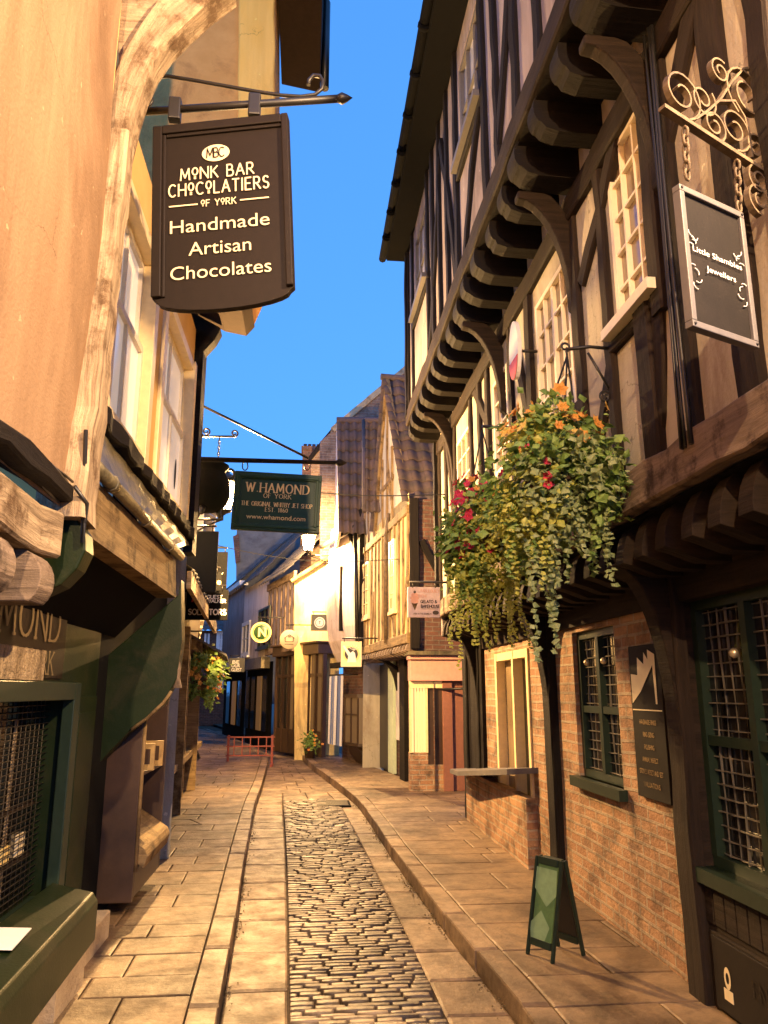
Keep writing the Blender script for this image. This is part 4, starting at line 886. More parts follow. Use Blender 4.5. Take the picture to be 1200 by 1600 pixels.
# --- yellow half timbered house with a steep gable
J = Facade((1.66, 12.5), (1.22, 16.6), 'R'); L = J.L
h = thing('yellow_timbered_house', 'crooked yellow lit half timbered house with a steep pantiled gable past the long dark house', 'house', J.P(1, 0))
zb = 2.42; ze = 4.62
mb = MB(); J.wall(mb, 0, L, zb, ze + .3, (), 0); mb.build('wall', M['plaster_yellow'], h)
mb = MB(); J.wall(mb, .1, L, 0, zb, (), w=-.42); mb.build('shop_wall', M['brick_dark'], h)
mb = MB(); mb.add([J.P(0, zb - .2), J.P(0, zb - .2, -2.5), J.P(0, ze + .2, -2.5), J.P(0, ze + .2)], [[0, 1, 2, 3]]); mb.build('end_wall', M['brick_dark'], h)
mb = MB(); mb.beam(J.P(-.02, zb - .1, -.08), J.P(-.02, ze + .2, -.08), .16, (0, -1, 0), -.02, .05); mb.beam(J.P(-.02, 3.1, -.75), J.P(-.02, 4.1, -.2), .12, (0, -1, 0), -.02, .03); mb.build('corner_post', M['timber_dark'], h)
a1 = J.at(606, 594); f1 = J.at(636, 780); b1 = (2 * a1[0] - f1[0], f1[1]); b1 = (a1[0] + 1.15, f1[1])
mb = MB(); mb.prism([J.P(0, ze), J.P(f1[0], f1[1]), J.P(*a1), J.P(*b1), J.P(b1[0], ze)], J.n * -.1); mb.build('gable', M['plaster_tan'], h)
mb = MB()
us = [.10, .42, .75, 1.08, 1.45, 1.8, 2.15, 2.5, 2.9, 3.3, 3.7, 4.03]
for u in us: J.beam(mb, (u, zb + .1), (u + random.uniform(-.05, .05), ze + .05), random.uniform(.07, .11), o1=.03)
J.beam(mb, (0, ze + .02), (L, ze + .02), .15, o1=.05); J.beam(mb, (0, zb + .07), (L, zb + .07), .17, o1=.05); J.beam(mb, (.42, 2.6), (.1, 3.5), .08); J.beam(mb, (1.1, 2.6), (1.42, 3.4), .08); J.beam(mb, (3.3, 2.6), (2.95, 3.6), .08)
um = a1[0]
for u, q in ((um, .95), (um - .45, .5), (um + .45, .5)): J.beam(mb, (u, ze), (u, ze + (a1[1] - ze) * q), .08)
J.beam(mb, (f1[0], f1[1]), a1, .11, o1=.06); J.beam(mb, b1, a1, .11, o1=.06); J.beam(mb, (um - .55, ze + .9), (um + .6, ze + .9), .09); J.beam(mb, (um - .5, ze + .1), (um, ze + 1.4), .07)
mb.build('timber_frame', M['timber_yellow'], h)
for (x0, x1, y0, y1, lab) in ((612, 620, 845, 955, None), (569, 579, 880, 965, None)):
    w_ = rect_px(J, (x0, x1), y0, y1); window(J, h, *w_, 2, 4, M['yellow_paint'], M['glass_blind'], w=.01, fr=.05, bar=.02, sill=.06)
u = .05
while u < L:
    mb = MB(); J.prism(mb, [(-.45, zb)] + [(-.02 + .09 * math.sin(q), zb - .13 + .13 * math.cos(q)) for q in [math.pi / 2 * k / 5 for k in range(6)]] + [(-.1, zb - .2), (-.45, zb - .2)], u - .045, u + .045); mb.build('joist', M['timber_grey'], h); u += .24
mb = MB(); mb.tube([J.P(1.62, 2.5, .06), J.P(1.62, 4.5, .06), J.P(1.50, 4.9, .02)], .035, 8); mb.build('downpipe', M['iron_pale'], h)
mb = MB(); tiles(mb, J.P(f1[0] - .12, f1[1] - .08, .12), J.P(f1[0] - .12, f1[1] - .08, -2.6), J.P(a1[0], a1[1] + .04, .12), J.P(a1[0], a1[1] + .04, -2.6), 11, 13, .025, .025)
mb.build('gable_roof', M['pantile'], h)
mb = MB(); tiles(mb, J.P(b1[0] + .1, b1[1], -2.6), J.P(b1[0] + .1, b1[1], .12), J.P(a1[0], a1[1] + .04, -2.6), J.P(a1[0], a1[1] + .04, .12), 11, 13, .025, .025); mb.build('gable_roof', M['pantile'], h)
mb = MB(); mb.tube([J.P(a1[0], a1[1] + .06, .14), J.P(a1[0], a1[1] + .06, -2.6)], .07, 8); mb.build('ridge', M['pantile'], h)
e = J.at(600, 800); t_ = J.at(600, 657, -1.2)
a2 = J.at(577, 731); mb = MB(); mb.prism([J.P(a2[0] - .75, ze), J.P(*a2), J.P(a2[0] + .75, ze)], J.n * -.1); mb.build('gable', M['plaster_tan'], h)
mb = MB(); J.beam(mb, (a2[0] - .75, ze), a2, .1, o1=.05); J.beam(mb, (a2[0] + .75, ze), a2, .1, o1=.05); J.beam(mb, (a2[0], ze), a2, .08); mb.build('gable_timbers', M['timber_grey'], h)
e0, e1, t0, t1 = on_y(571, 800, 14.9), on_y(640, 800, 14.9), on_y(570, 657, 15.9), on_y(640, 657, 15.9)
mb = MB(); tiles(mb, e0, e1, t0, t1, 6, 9, .03, .03); tiles(mb, V((e1.x, 16.9, e1.z)), V((e0.x, 16.9, e0.z)), t1, t0, 6, 9, .03, .03); mb.build('roof', M['pantile'], h)
mb = MB(); mb.tube([t0, t1], .07, 8); mb.tube([e0 + V((-.02, 0, 0)), t0 + V((-.02, 0, 0))], .045, 6); mb.build('ridge', M['pantile'], h)
# ground floor of the yellow house: mint pilaster, posts, dark doorway
K = Facade(J.P(0, 0, -.38).to_tuple()[:2], J.P(L, 0, -.38).to_tuple()[:2], 'R')
def kbox(name, x0, x1, z0, z1, m, w0=-.02, w1=.05):
    a, b = K.u(x0, 1150), K.u(x1, 1150); q = MB(); K.box(q, a, b, z0, z1, w0, w1); return q.build(name, m, h, bevel=.006)
kbox('pilaster', 610, 618, PAVE, 2.25, M['mint']); kbox('window', 620, 633, .75, 2.0, M['glass_white'], -.02, .02); kbox('post', 634, 642, PAVE, 2.3, M['timber_dark'], -.02, .12); kbox('doorway', 592, 608, PAVE, 2.2, M['black_paint'], -.02, .02); kbox('pier', 580, 590, PAVE, 2.2, M['brick_warm'], -.02, .08)
for u in (.25, 2.6):
    mb = MB(); K.prism(mb, [(.0, 1.55)] + [(.02 + .36 * (1 - math.cos(q)), 1.55 + .68 * math.sin(q)) for q in [math.pi / 2 * k / 6 for k in range(1, 7)]] + [(.2, 2.23), (0, 2.1)], u - .06, u + .06); mb.build('knee_bracket', M['timber_dark'], h)

# --- white leaning house with steep tiled roof
J3 = Facade((1.20, 16.65), (.55, 19.0), 'R'); L3 = J3.L
h = thing('white_leaning_house', 'narrow white plastered house with a bulging jetty and pantiled roof before the yellow gable', 'house', J3.P(1, 0))
zb3 = 2.25; ze3 = 5.6
mb = MB(); k = 12
for i in range(k):
    for j in range(k):
        f = lambda a, c: J3.P(L3 * a / k, zb3 + (ze3 - zb3) * c / k, .10 * math.sin(math.pi * c / k) - .25 * max(0, 1 - c / 2.5) ** 1.5)
        mb.add([f(i, j), f(i + 1, j), f(i + 1, j + 1), f(i, j + 1)], [[0, 1, 2, 3]], None, True)
mb.build('wall', M['plaster_white'], h)
mb = MB(); mb.quad(J3.P(0, 0), J3.P(0, 0, -2), J3.P(0, ze3, -2), J3.P(0, ze3)); mb.build('end_wall', M['plaster_tan'], h)
mb = MB(); J3.beam(mb, (L3 * .52, 3.0), (L3 * .52, 4.5), .10, .06, .14); J3.beam(mb, (.05, 2.4), (.05, ze3), .16, .0, .1); J3.beam(mb, (.3, 4.6), (.9, 5.4), .1, .05, .12); J3.beam(mb, (0, zb3), (L3, zb3), .12, -.2, .0); mb.build('timber_frame', M['timber_dark'], h)
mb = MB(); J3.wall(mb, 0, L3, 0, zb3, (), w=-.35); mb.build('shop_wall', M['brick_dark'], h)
e0, e1, t0, t1 = on_y(529, 832, 16.4), on_y(600, 838, 16.4), on_y(526, 657, 17.8), on_y(600, 657, 17.8)
mb = MB(); tiles(mb, e0, e1, t0, t1, 6, 10, .035, .035); tiles(mb, V((e1.x, 19.2, e1.z)), V((e0.x, 19.2, e0.z)), t1, t0, 6, 10, .035, .035); mb.build('roof', M['pantile'], h)
mb = MB(); mb.tube([t0, t1], .09, 8); mb.build('ridge', M['pantile'], h)
mb = MB(); mb.prism([e0, t0, V((e0.x, 19.2, e0.z))], (.06, 0, 0)); mb.build('gable', M['plaster_white'], h)
mb = MB(); mb.tube([J3.P(-.12, ze3 - .45, .25), J3.P(L3, ze3 - .45, .25)], .06, 8); mb.tube([J3.P(.02, ze3 - .45, .2), J3.P(.02, 2.3, .12)], .045, 8); mb.build('gutter', M['black_paint'], h)
K3 = Facade(J3.P(0, 0, -.3).to_tuple()[:2], J3.P(L3, 0, -.3).to_tuple()[:2], 'R')
wz = (K3.at(560, 1158)[1], K3.at(560, 1090)[1])
mb = MB(); a, b = .05, 1.15
mb.prism([K3.P(a, wz[0] - .06), K3.P(a + .2, wz[0] - .06, .32), K3.P(b, wz[0] - .06, .32), K3.P(b + .2, wz[0] - .06)], (0, 0, .06)); mb.prism([K3.P(a, wz[1]), K3.P(a + .2, wz[1], .34), K3.P(b, wz[1], .34), K3.P(b + .2, wz[1])], (0, 0, .08))
mb.prism([K3.P(a + .1, wz[0] - .5), K3.P(a + .3, wz[0] - .07, .3), K3.P(b - .1, wz[0] - .07, .3), K3.P(b, wz[0] - .5)], (0, 0, .02))
for u, w in ((a + .01, .0), (a + .2, .31), ((a + b) / 2 + .1, .31), (b, .31)): K3.box(mb, u, u + .05, wz[0], wz[1], w - .03, w + .02)
K3.box(mb, a + .2, b, (wz[0] + wz[1]) / 2 + .1, (wz[0] + wz[1]) / 2 + .14, .28, .325); o = mb.build('bay_window', M['brown_paint'], h)
mb = MB(); mb.quad(K3.P(a, wz[0], .0), K3.P(a + .2, wz[0], .3), K3.P(a + .2, wz[1], .3), K3.P(a, wz[1], .0)); mb.quad(K3.P(a + .2, wz[0], .3), K3.P(b, wz[0], .3), K3.P(b, wz[1], .3), K3.P(a + .2, wz[1], .3)); mb.build('pane', M['lit_soft'], o)

# --- stone gables and chimney standing up behind
h = thing('stone_gabled_house', 'tall brick gable with a pale coping rising behind the pantiled roofs', 'house', (2.5, 20, 0))
mb = MB(); mb.prism([on_y(*q, 20) for q in ((660, 560), (640, 576), (539, 657), (500, 690), (500, 900), (660, 900))], (0, .3, 0)); mb.build('gable_wall', M['brick_grey'], h)
mb = MB(); a, b = on_y(655, 559, 20), on_y(520, 672, 20); mb.beam(a, b, .16, (0, -1, 0), -.4, .06); mb.build('coping', M['stone'], h)
h = thing('brown_stone_house', 'brown brick house end with one pale window and a chimney with pots', 'house', (.7, 21, 0))
mb = MB(); mb.prism([on_y(*q, 22) for q in ((528, 664), (486, 716), (486, 1000), (528, 1000))], (0, .3, 0)); mb.build('gable_wall', M['brick_grey'], h)
mb = MB(); mb.beam(on_y(530, 660, 22), on_y(484, 717, 22), .12, (0, -1, 0), -.2, .06); mb.build('verge', M['timber_dark'], h)
mb = MB(); a, b = on_y(504, 755, 21.95), on_y(515, 810, 21.95); mb.bb(a.x, b.x, 21.9, 21.98, b.z, a.z); mb.build('window', M['glass_white'], h)
mb = MB(); a, b = on_y(473, 697, 24), on_y(500, 760, 24); mb.bb(a.x, b.x, 24, 24.6, b.z - 3, a.z); mb.bb(a.x - .04, b.x + .04, 23.96, 24.64, a.z - .12, a.z)
ch = mb.build('chimney', M['brick_dark'], h)
for k in range(4): q = MB(); q.lathe((a.x + .08 + (b.x - a.x - .16) * k / 3, 24.3, a.z), [(.06, 0), (.055, .14), (.065, .16), (.04, .16)], 10); q.build('chimney_pot', M['pantile'], ch)

# --- house with the yellow gable end, timbered front, and shop bay
h = thing('yellow_gable_house', 'house with a bright yellow gable end and a dark wooden bay shopfront', 'house', (-.2, 20.5, 0))
mb = MB(); mb.prism([on_y(*q, 19.9) for q in ((460, 906), (508, 876), (530, 868), (530, 1190), (460, 1190))], (0, .2, 0)); mb.build('gable_wall', M['plaster_yellow'], h)
J4 = Facade((on_y(460, 1000, 19.95).x, 19.95), (-1.15, 22.8), 'R')
z0, z1 = 2.75, 4.6
mb = MB(); J4.wall(mb, 0, J4.L, z0, z1); mb.build('wall', M['plaster_lilac'], h)
mb = MB(); J4.wall(mb, 0, J4.L, 0, z0, (), w=-.3); mb.build('shop_wall', M['brown_paint'], h)
mb = MB()
for u in (.08, .5, .95, 1.4, 1.9, 2.4, 2.8): J4.beam(mb, (u, z0), (u, z1), .13)
J4.beam(mb, (0, z1), (J4.L, z1), .2, o1=.06); J4.beam(mb, (0, z0), (J4.L, z0), .2, o1=.06); mb.build('timber_frame', M['timber_grey'], h)
mb = MB(); tiles(mb, J4.P(-.1, z1 + .05, .3), J4.P(J4.L, z1 + .05, .3), J4.P(-.1, 7.0, -2.0), J4.P(J4.L, 7.0, -2.0), 12, 12, .02, .02); mb.build('roof', M['slate_tile'], h)
mb = MB(); mb.beam(on_y(455, 908, 19.7), on_y(515, 870, 19.7), .09, (0, -1, 0), -.1, .06); mb.build('verge_board', M['timber_yellow'], h)
# bay shopfront in dark wood, canopy on top
S4 = Facade((on_y(505, 1100, 19.6).x, 19.3), (on_y(432, 1100, 21.5).x, 21.5), 'R')
mb = MB(); S4.box(mb, .0, S4.L, 2.55, 2.80, -.8, .18); S4.box(mb, -.05, S4.L, 2.80, 2.86, -.8, .25); mb.build('canopy', M['brown_paint'], h, bevel=.02)
mb = MB(); n_ = 7
for k in range(n_ + 1): u = S4.L * k / n_; S4.box(mb, u - .035, u + .035, PAVE, 2.55, -.06, .05)
S4.box(mb, 0, S4.L, PAVE, .7, -.06, .02); S4.box(mb, 0, S4.L, 2.0, 2.08, -.05, .03); o = mb.build('bay_window', M['brown_paint'], h)
for k in range(n_): u = S4.L * k / n_; p = MB(); p.quad(S4.P(u + .03, .7, -.02), S4.P(u + S4.L / n_ - .03, .7, -.02), S4.P(u + S4.L / n_ - .03, 2.55, -.02), S4.P(u + .03, 2.55, -.02)); p.build('pane', M['lit_soft'] if k in (0, 1, 4) else M['glass_dark'], o)
# --- lilac house, then smaller fronts to the end of the street
h = thing('lilac_house', 'pale lilac rendered house with a black shuttered window beyond the timbered front', 'house', (-1.6, 24, 0))
J5 = Facade((-1.15, 22.85), (-2.15, 26.5), 'R')
mb = MB(); J5.wall(mb, 0, J5.L, 2.5, 5.0); mb.build('wall', M['plaster_white'], h)
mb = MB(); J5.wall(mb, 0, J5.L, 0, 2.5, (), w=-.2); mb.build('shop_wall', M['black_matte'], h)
w_ = rect_px(J5, (406, 424), 950, 1012); window(J5, h, *w_, 2, 3, M['green_frame'], M['glass_dark'], w=.02, fr=.07, sill=.1)
mb = MB(); J5.box(mb, 0, J5.L, 2.3, 2.62, -.1, .16); mb.build('fascia', M['lead'], h)
mb = MB(); tiles(mb, J5.P(-.1, 5.0, .3), J5.P(J5.L, 5.0, .3), J5.P(-.1, 7.6, -2.2), J5.P(J5.L, 7.6, -2.2), 12, 12, .02, .02); mb.build('roof', M['slate_tile'], h)
for k in range(4): u = .5 + k * .85; p = MB(); J5.box(p, u, u + .55, .5, 2.1, -.19, -.14); p.build('window', M['lit_soft'] if k == 1 else M['glass_dark'], h)
h = thing('tall_grey_house', 'tall blank grey rendered gable wall rising over the lower roofs', 'house', (-1, 30, 0))
mb = MB(); mb.prism([on_y(*q, 30) for q in ((369, 842), (372, 806), (520, 806), (520, 1100), (369, 1100))], (0, 6, 0)); mb.build('gable_wall', M['render_grey'], h)
mb = MB(); mb.prism([on_y(*q, 29.9) for q in ((364, 838), (373, 834), (375, 876), (368, 880))], (0, .4, 0)); mb.build('chimney', M['brick_dark'], h)
h = thing('white_trimmed_house', 'narrow dark house with a white framed window and white trim before the street end', 'house', (-2.5, 28, 0))
J6 = Facade((-2.15, 26.6), (-3.3, 31), 'R')
mb = MB(); J6.wall(mb, 0, J6.L, 2.5, 5.3); mb.build('wall', M['plaster_lilac'], h)
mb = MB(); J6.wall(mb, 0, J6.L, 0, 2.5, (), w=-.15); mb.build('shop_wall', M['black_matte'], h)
w_ = rect_px(J6, (380, 392), 972, 1025); window(J6, h, *w_, 2, 2, M['white'], M['glass_dark'], w=.02, fr=.12, sill=.1)
mb = MB(); J6.box(mb, 0, J6.L, 2.45, 2.75, -.1, .15); J6.box(mb, 0, J6.L, 5.2, 5.35, -.1, .2); mb.build('trim', M['white'], h)
mb = MB(); tiles(mb, J6.P(0, 5.35, .2), J6.P(J6.L, 5.35, .2), J6.P(0, 7.4, -2), J6.P(J6.L, 7.4, -2), 12, 10, .02, .02); mb.build('roof', M['slate_tile'], h)
for k in range(3): u = .5 + k * 1.2; p = MB(); J6.box(p, u, u + .7, .5, 2.0, -.14, -.1); p.build('window', M['lit_soft'] if k == 1 else M['glass_dark'], h)
h = thing('street_end_house', 'house closing the far end of the street with a dark roof and white sash window', 'house', (-4.5, 40, 0))
p0, p1 = on_y(310, 985, 40), on_y(400, 1130, 40)
mb = MB(); mb.bb(p0.x - 1, p1.x, 40, 44, 0, p0.z); mb.build('wall', M['brick_dark'], h)
mb = MB(); tiles(mb, (p0.x - 1, 39.7, p0.z), (p1.x, 39.7, p0.z), (p0.x - 1, 43, p0.z + 2.1), (p1.x, 43, p0.z + 2.1), 14, 8, .03, .03); mb.build('roof', M['slate_tile'], h)
FE = Facade((-20, 39.98), (20, 39.98), 'R'); FE.n = V((0, -1, 0))
for (x0, x1, y0, y1) in ((337, 354, 986, 1026), (318, 328, 990, 1026), (336, 350, 1045, 1075)):
    a, b = FE.at(x0, y1), FE.at(x1, y0); window(FE, h, a[0], b[0], a[1], b[1], 2, 3, M['white'], M['glass_sky'], w=.0, fr=.16, bar=.05, sill=.1)

# ================================================================== left, beyond: low shop row with a canopy
h = thing('low_shop_row', 'low dark panelled shopfront with a pale canopy edge on the left beyond the ochre house', 'shop', (-1.7, 11, PAVE))
Q = Facade((-1.62, 8.02), (-2.10, 15.5), 'L')
mb = MB(); Q.wall(mb, 0, Q.L, 0, 3.2); mb.build('wall', M['brown_paint'], h)
mb = MB(); Q.box(mb, 0, .02, 0, 3.2, -1.5, 0); Q.box(mb, Q.L - .02, Q.L, 0, 3.2, -1.5, 0); mb.build('end_wall', M['black_paint'], h)
mb = MB()
for k in range(9): u = .1 + k * .85; Q.box(mb, u, u + .07, PAVE, 2.5, 0, .10 if k % 3 else .22)
Q.box(mb, 0, Q.L, .65, .73, 0, .16); mb.build('posts', M['timber_yellow'], h)
for k in range(8): u = .22 + k * .85; p = MB(); Q.box(p, u, u + .68, .8, 2.2, .0, .02); p.build('window', M['glass_dark'], h); p = MB(); Q.box(p, u, u + .68, .2, .6, .0, .03); p.build('door_panel', M['timber_brown'], h, bevel=.006)
mb = MB(); mb.prism([Q.P(0, 2.86, .42), Q.P(5.6, 2.80, .42), Q.P(5.6, 2.62, .42), Q.P(0, 2.68, .42)], Q.n * -.05); mb.build('canopy_edge', M['timber_pale'], h)
mb = MB(); tiles(mb, Q.P(5.6, 2.85, .42), Q.P(0, 2.88, .42), Q.P(5.6, 3.6, -.6), Q.P(0, 3.6, -.6), 20, 5, .015, .015); mb.build('canopy_roof', M['slate_tile'], h)
mb = MB(); mb.prism([Q.P(5.2, 2.55, .0), Q.P(6.6, 2.45, .0), Q.P(6.6, 2.15, .62), Q.P(5.2, 2.22, .62)], (0, 0, .04)); mb.build('awning', M['silver'], h)

for (A, B, lab, m_, hh) in (((-2.15, 15.6), (-3.3, 23.5), 'plain buff house front beyond the left shop row', 'plaster_tan', 5.2), ((-3.3, 23.55), (-7.2, 38.5), 'long dark brick house front farthest on the left', 'brick_dark', 5.4)):
    Fq = Facade(A, B, 'L'); h = thing('terraced_house', lab, 'house', Fq.P(1, 0))
    mb = MB(); Fq.wall(mb, 0, Fq.L, 0, hh); mb.build('wall', M[m_], h)
    mb = MB(); Fq.box(mb, 0, .04, 0, hh, -3, 0); Fq.box(mb, Fq.L - .04, Fq.L, 0, hh, -3, 0); mb.build('end_wall', M[m_], h)
    mb = MB(); tiles(mb, Fq.P(Fq.L, hh, .25), Fq.P(0, hh, .25), Fq.P(Fq.L, hh + 2, -3), Fq.P(0, hh + 2, -3), 16, 8, .02, .02); mb.build('roof', M['slate_tile'], h)
    for k in range(int(Fq.L / 1.8)):
        window(Fq, h, .5 + k * 1.8, 1.5 + k * 1.8, 3.1, 4.4, 2, 3, M['white_paint'], M['glass_dark'], w=.02, sill=.1); window(Fq, h, .4 + k * 1.8, 1.7 + k * 1.8, .8, 2.2, 3, 2, M['brown_paint'], M['lit_soft'], w=.02, sill=.1)

# ================================================================== hanging signs
# --- chocolatier's board
Y0 = 3.9
rx = V((.985, -.17, .0)).normalized()
def onsign(x, y, A, d):
    n = d.cross(V((0, 0, 1))); r_ = ray(x, y); return CC + r_ * (n.dot(A - CC) / n.dot(r_))
SA = V((-.55, 3.9, 4.3))
P1 = lambda x, y: onsign(x, y, SA, rx)
h = thing('hanging_sign', 'big dark brown chocolatier sign with cream lettering on an iron bar', 'sign', P1(340, 180), 'shop signs hanging over the street')
c = P1(347, 318); tl, tr, br, bl = P1(232, 202), P1(447, 180), P1(462, 446), P1(246, 466)
up = ((tl + tr) / 2 - (bl + br) / 2); Hh = up.length; up = up.normalized(); Ww = ((tr - tl).length + (br - bl).length) / 2
rxs = ((tr + br) / 2 - (tl + bl) / 2).normalized(); c = (tl + tr + bl + br) / 4
B = Board(c, rxs, up - rxs * up.dot(rxs)); W2, H2 = Ww / 2, Hh / 2
bot = [(W2 * (1 - k / 6), -H2 - .075 * math.sin(math.pi * k / 12) * 1.0) for k in range(0, 13)]
out = [(-W2, H2), (W2, H2), (W2, -H2)] + [(W2 * .94 * math.cos(math.pi * k / 12), -H2 - .02 - .075 * math.sin(math.pi * k / 12)) for k in range(0, 13)] + [(-W2, -H2)]
mb = MB(); B.slab(mb, out, -.05, -.005); mb.build('board', M['sign_brown'], h, bevel=.004)
mb = MB(); t_ = .055
B.rect(mb, -W2, -W2 + t_, -H2, H2, -.006, .022); B.rect(mb, W2 - t_ * .7, W2, -H2, H2, -.006, .022); B.rect(mb, -W2 + t_, W2 - t_ * .7, H2 - t_, H2, -.006, .022)
B.rect(mb, -W2 + t_, -W2 + t_ + .02, -H2, H2 - t_, -.006, .010); B.rect(mb, -W2 + t_ + .02, W2 - t_ * .7, H2 - t_ - .02, H2 - t_, -.006, .010); mb.build('frame', M['sign_brown'], h, bevel=.006)
X = lambda x: (x - 345) / 215 * Ww + 0
mb = MB(); k = Ww / 215
B.disc(mb, -8 * k, H2 - 56 * k, 22 * k, 15 * k, .002); mb.build('emblem', M['cream'], h)
mb = MB(); B.strokes(mb, 'MBC', -8 * k, H2 - 56 * k, 17 * k, 28 * k, th=.10, gap=.08, w=.006); mb.build('emblem_letters', M['sign_brown'], h)
mb = MB()
B.strokes(mb, 'MONK BAR', -6 * k, H2 - 90 * k, 20 * k, 115 * k, th=.12, gap=.3, mack=True); B.strokes(mb, 'CHOCOLATIERS', -4 * k, H2 - 117 * k, 21 * k, 156 * k, th=.12, gap=.32, mack=True)
B.strokes(mb, 'OF YORK', -4 * k, H2 - 144 * k, 11 * k, 54 * k, th=.14, gap=.3, mack=True)
B.rect(mb, -82 * k, -37 * k, H2 - 145.2 * k, H2 - 143 * k, .001, .003); B.rect(mb, 29 * k, 74 * k, H2 - 145.2 * k, H2 - 143 * k, .001, .003)
B.font(mb, 'Handmade', -3 * k, H2 - 180 * k, 23 * k, 154 * k); B.font(mb, 'Artisan', -3 * k, H2 - 220 * k, 23 * k, 96 * k); B.font(mb, 'Chocolates', -2 * k, H2 - 259 * k, 23 * k, 154 * k)
mb.build('lettering', M['cream'], h)
mb = MB(); a, b = P1(200, 176), P1(532, 154); mb.tube([a, b], .022, 8); mb.lathe(b - (b - a).normalized() * .02, [(.022, 0), (.034, .03), (.02, .06), (.001, .09)], 10, (b - a)); mb.lathe(a, [(.05, -.01), (.05, .01)], 10, (b - a))
q = [(214, 165), (214, 146), (222, 130), (238, 121), (262, 119), (300, 125), (350, 134), (400, 143), (440, 149), (470, 151), (492, 148), (503, 139), (505, 127), (500, 119), (490, 118), (483, 125), (482, 133)]
mb.tube([P1(*p) for p in q], .012, 6); sp = spiral(P1(228, 157), rxs, V((0, 0, 1)), .05, .02, math.pi, 1.2); mb.tube(sp, .010, 6); mb.build('iron_bracket', M['iron'], h)
for x in (274, 398):
    mb = MB(); p0_ = P1(x, 166 if x < 300 else 160); mb.bb(p0_.x - .035, p0_.x + .035, p0_.y - .03, p0_.y + .03, p0_.z - .10, p0_.z + .045); mb.build('hanger', M['iron'], h, bevel=.008)

# --- jeweller's board on a scrolled bracket
d = V((math.sin(R(66)), math.cos(R(66)), 0)); SA = V((1.32, 2.28, 3.3))
P2 = lambda x, y: onsign(x, y, SA, d)
h = thing('hanging_sign', 'dark grey jeweller sign in a pale metal frame on chains', 'sign', P2(1118, 290), 'shop signs hanging over the street')
tl, tr, br, bl = P2(1067, 287), P2(1168, 344), P2(1175, 540), P2(1071, 508); c = (tl + tr + br + bl) / 4; W2, H2 = ((tr - tl).length + (br - bl).length) / 4, ((tl - bl).length + (tr - br).length) / 4
B = Board(c, d, (0, 0, 1)); mb = MB(); B.rect(mb, -W2 + .02, W2 - .02, -H2 + .02, H2 - .02, -.02, -.004); mb.build('board', M['slate'], h)
mb = MB(); t_ = W2 * .14
B.rect(mb, -W2, W2, H2 - t_, H2, -.025, .008); B.rect(mb, -W2, W2, -H2, -H2 + t_, -.025, .008); B.rect(mb, -W2, -W2 + t_, -H2 + t_, H2 - t_, -.025, .008); B.rect(mb, W2 - t_, W2, -H2 + t_, H2 - t_, -.025, .008); mb.build('frame', M['silver'], h, bevel=.003)
mb = MB()
for sx_ in (-1, 1):
    for sy in (-1, 1): mb.lathe(B.p(sx_ * (W2 - t_ / 2), sy * (H2 - t_ / 2), .008), [(.006, 0), (.004, .004)], 8, B.n)
mb.build('rivets', M['iron'], h)
mb = MB(); B.font(mb, 'Little Shambles', .0, .035, H2 * .085, W2 * 1.5, bold=.0); B.font(mb, 'Jewellers', .01, -.025, H2 * .085, W2 * .9, bold=.0)
for sx_ in (-1, 1):
    for sy in (-1, 1):
        c2 = (sx_ * W2 * .72, sy * H2 * .26); 
        for q in range(4):
            pts = [(c2[0] + sx_ * .03 * math.cos(q * 1.5 + .35 * i) * (1 - i * .1), c2[1] + sy * (.02 * q - .03) + .02 * math.sin(q * 1.5 + .4 * i) * (1 - i * .1)) for i in range(6)]
            for a_, b_ in zip(pts, pts[1:]): mb.tube([B.p(*a_, .001), B.p(*b_, .001)], .0018, 4)
mb.build('lettering', M['white'], h)
mb = MB(); a, b = P2(1034, 168), P2(1215, 285); e = (b - a).normalized(); b = b + e * .12
strip(mb, [a, a.lerp(b, .5), b], B.n, .030, .016); sc = (P2(1100, 200) - P2(1060, 200)).length / 40
U = V((0, 0, 1))
for (x, y, r, a0, tn, sg) in ((1062, 148, 24, -1.3, 1.6, 1), (1095, 158, 17, 2.4, 1.5, -1), (1113, 198, 15, -1.2, 1.5, 1), (1122, 114, 13, 1.0, 1.5, 1), (1145, 203, 22, -1.6, 1.6, 1), (1164, 150, 30, -1.0, 1.7, -1), (1178, 232, 17, -1.6, 1.5, 1), (1182, 283, 15, 1.6, 1.5, 1), (1183, 312, 16, -1.6, 1.5, -1)):
    pts = spiral(P2(x, y), d * sg, U, r * sc * 1.12, r * sc * .28, a0, tn, 30); strip(mb, pts, B.n, .024, .008)
for q in ([(1084, 188), (1102, 176), (1122, 158), (1140, 130), (1158, 110), (1180, 106), (1192, 125), (1196, 160), (1190, 185)], [(1120, 160), (1145, 160), (1160, 185), (1168, 215), (1172, 248)]): strip(mb, [P2(*p) for p in q], B.n, .024, .009)
mb.build('scrolled_bracket', M['iron_pale'], h)
for (x0, y0, y1) in ((1070, 200, 280), (1151, 252, 330)):
    mb = MB(); p0_, p1_ = P2(x0, y0), P2(x0 + 4, y1); n_ = 6
    for k in range(n_):
        c2 = p0_.lerp(p1_, (k + .5) / n_); r_ = (p1_ - p0_).length / n_ * .62; ax = d if k % 2 else B.n
        mb.tube([c2 + (ax * math.cos(q) * r_ * .5 + U * math.sin(q) * r_) for q in [2 * math.pi * j / 10 for j in range(11)]], .0055, 5, cap=False)
    mb.build('chain', M['iron_pale'], h)

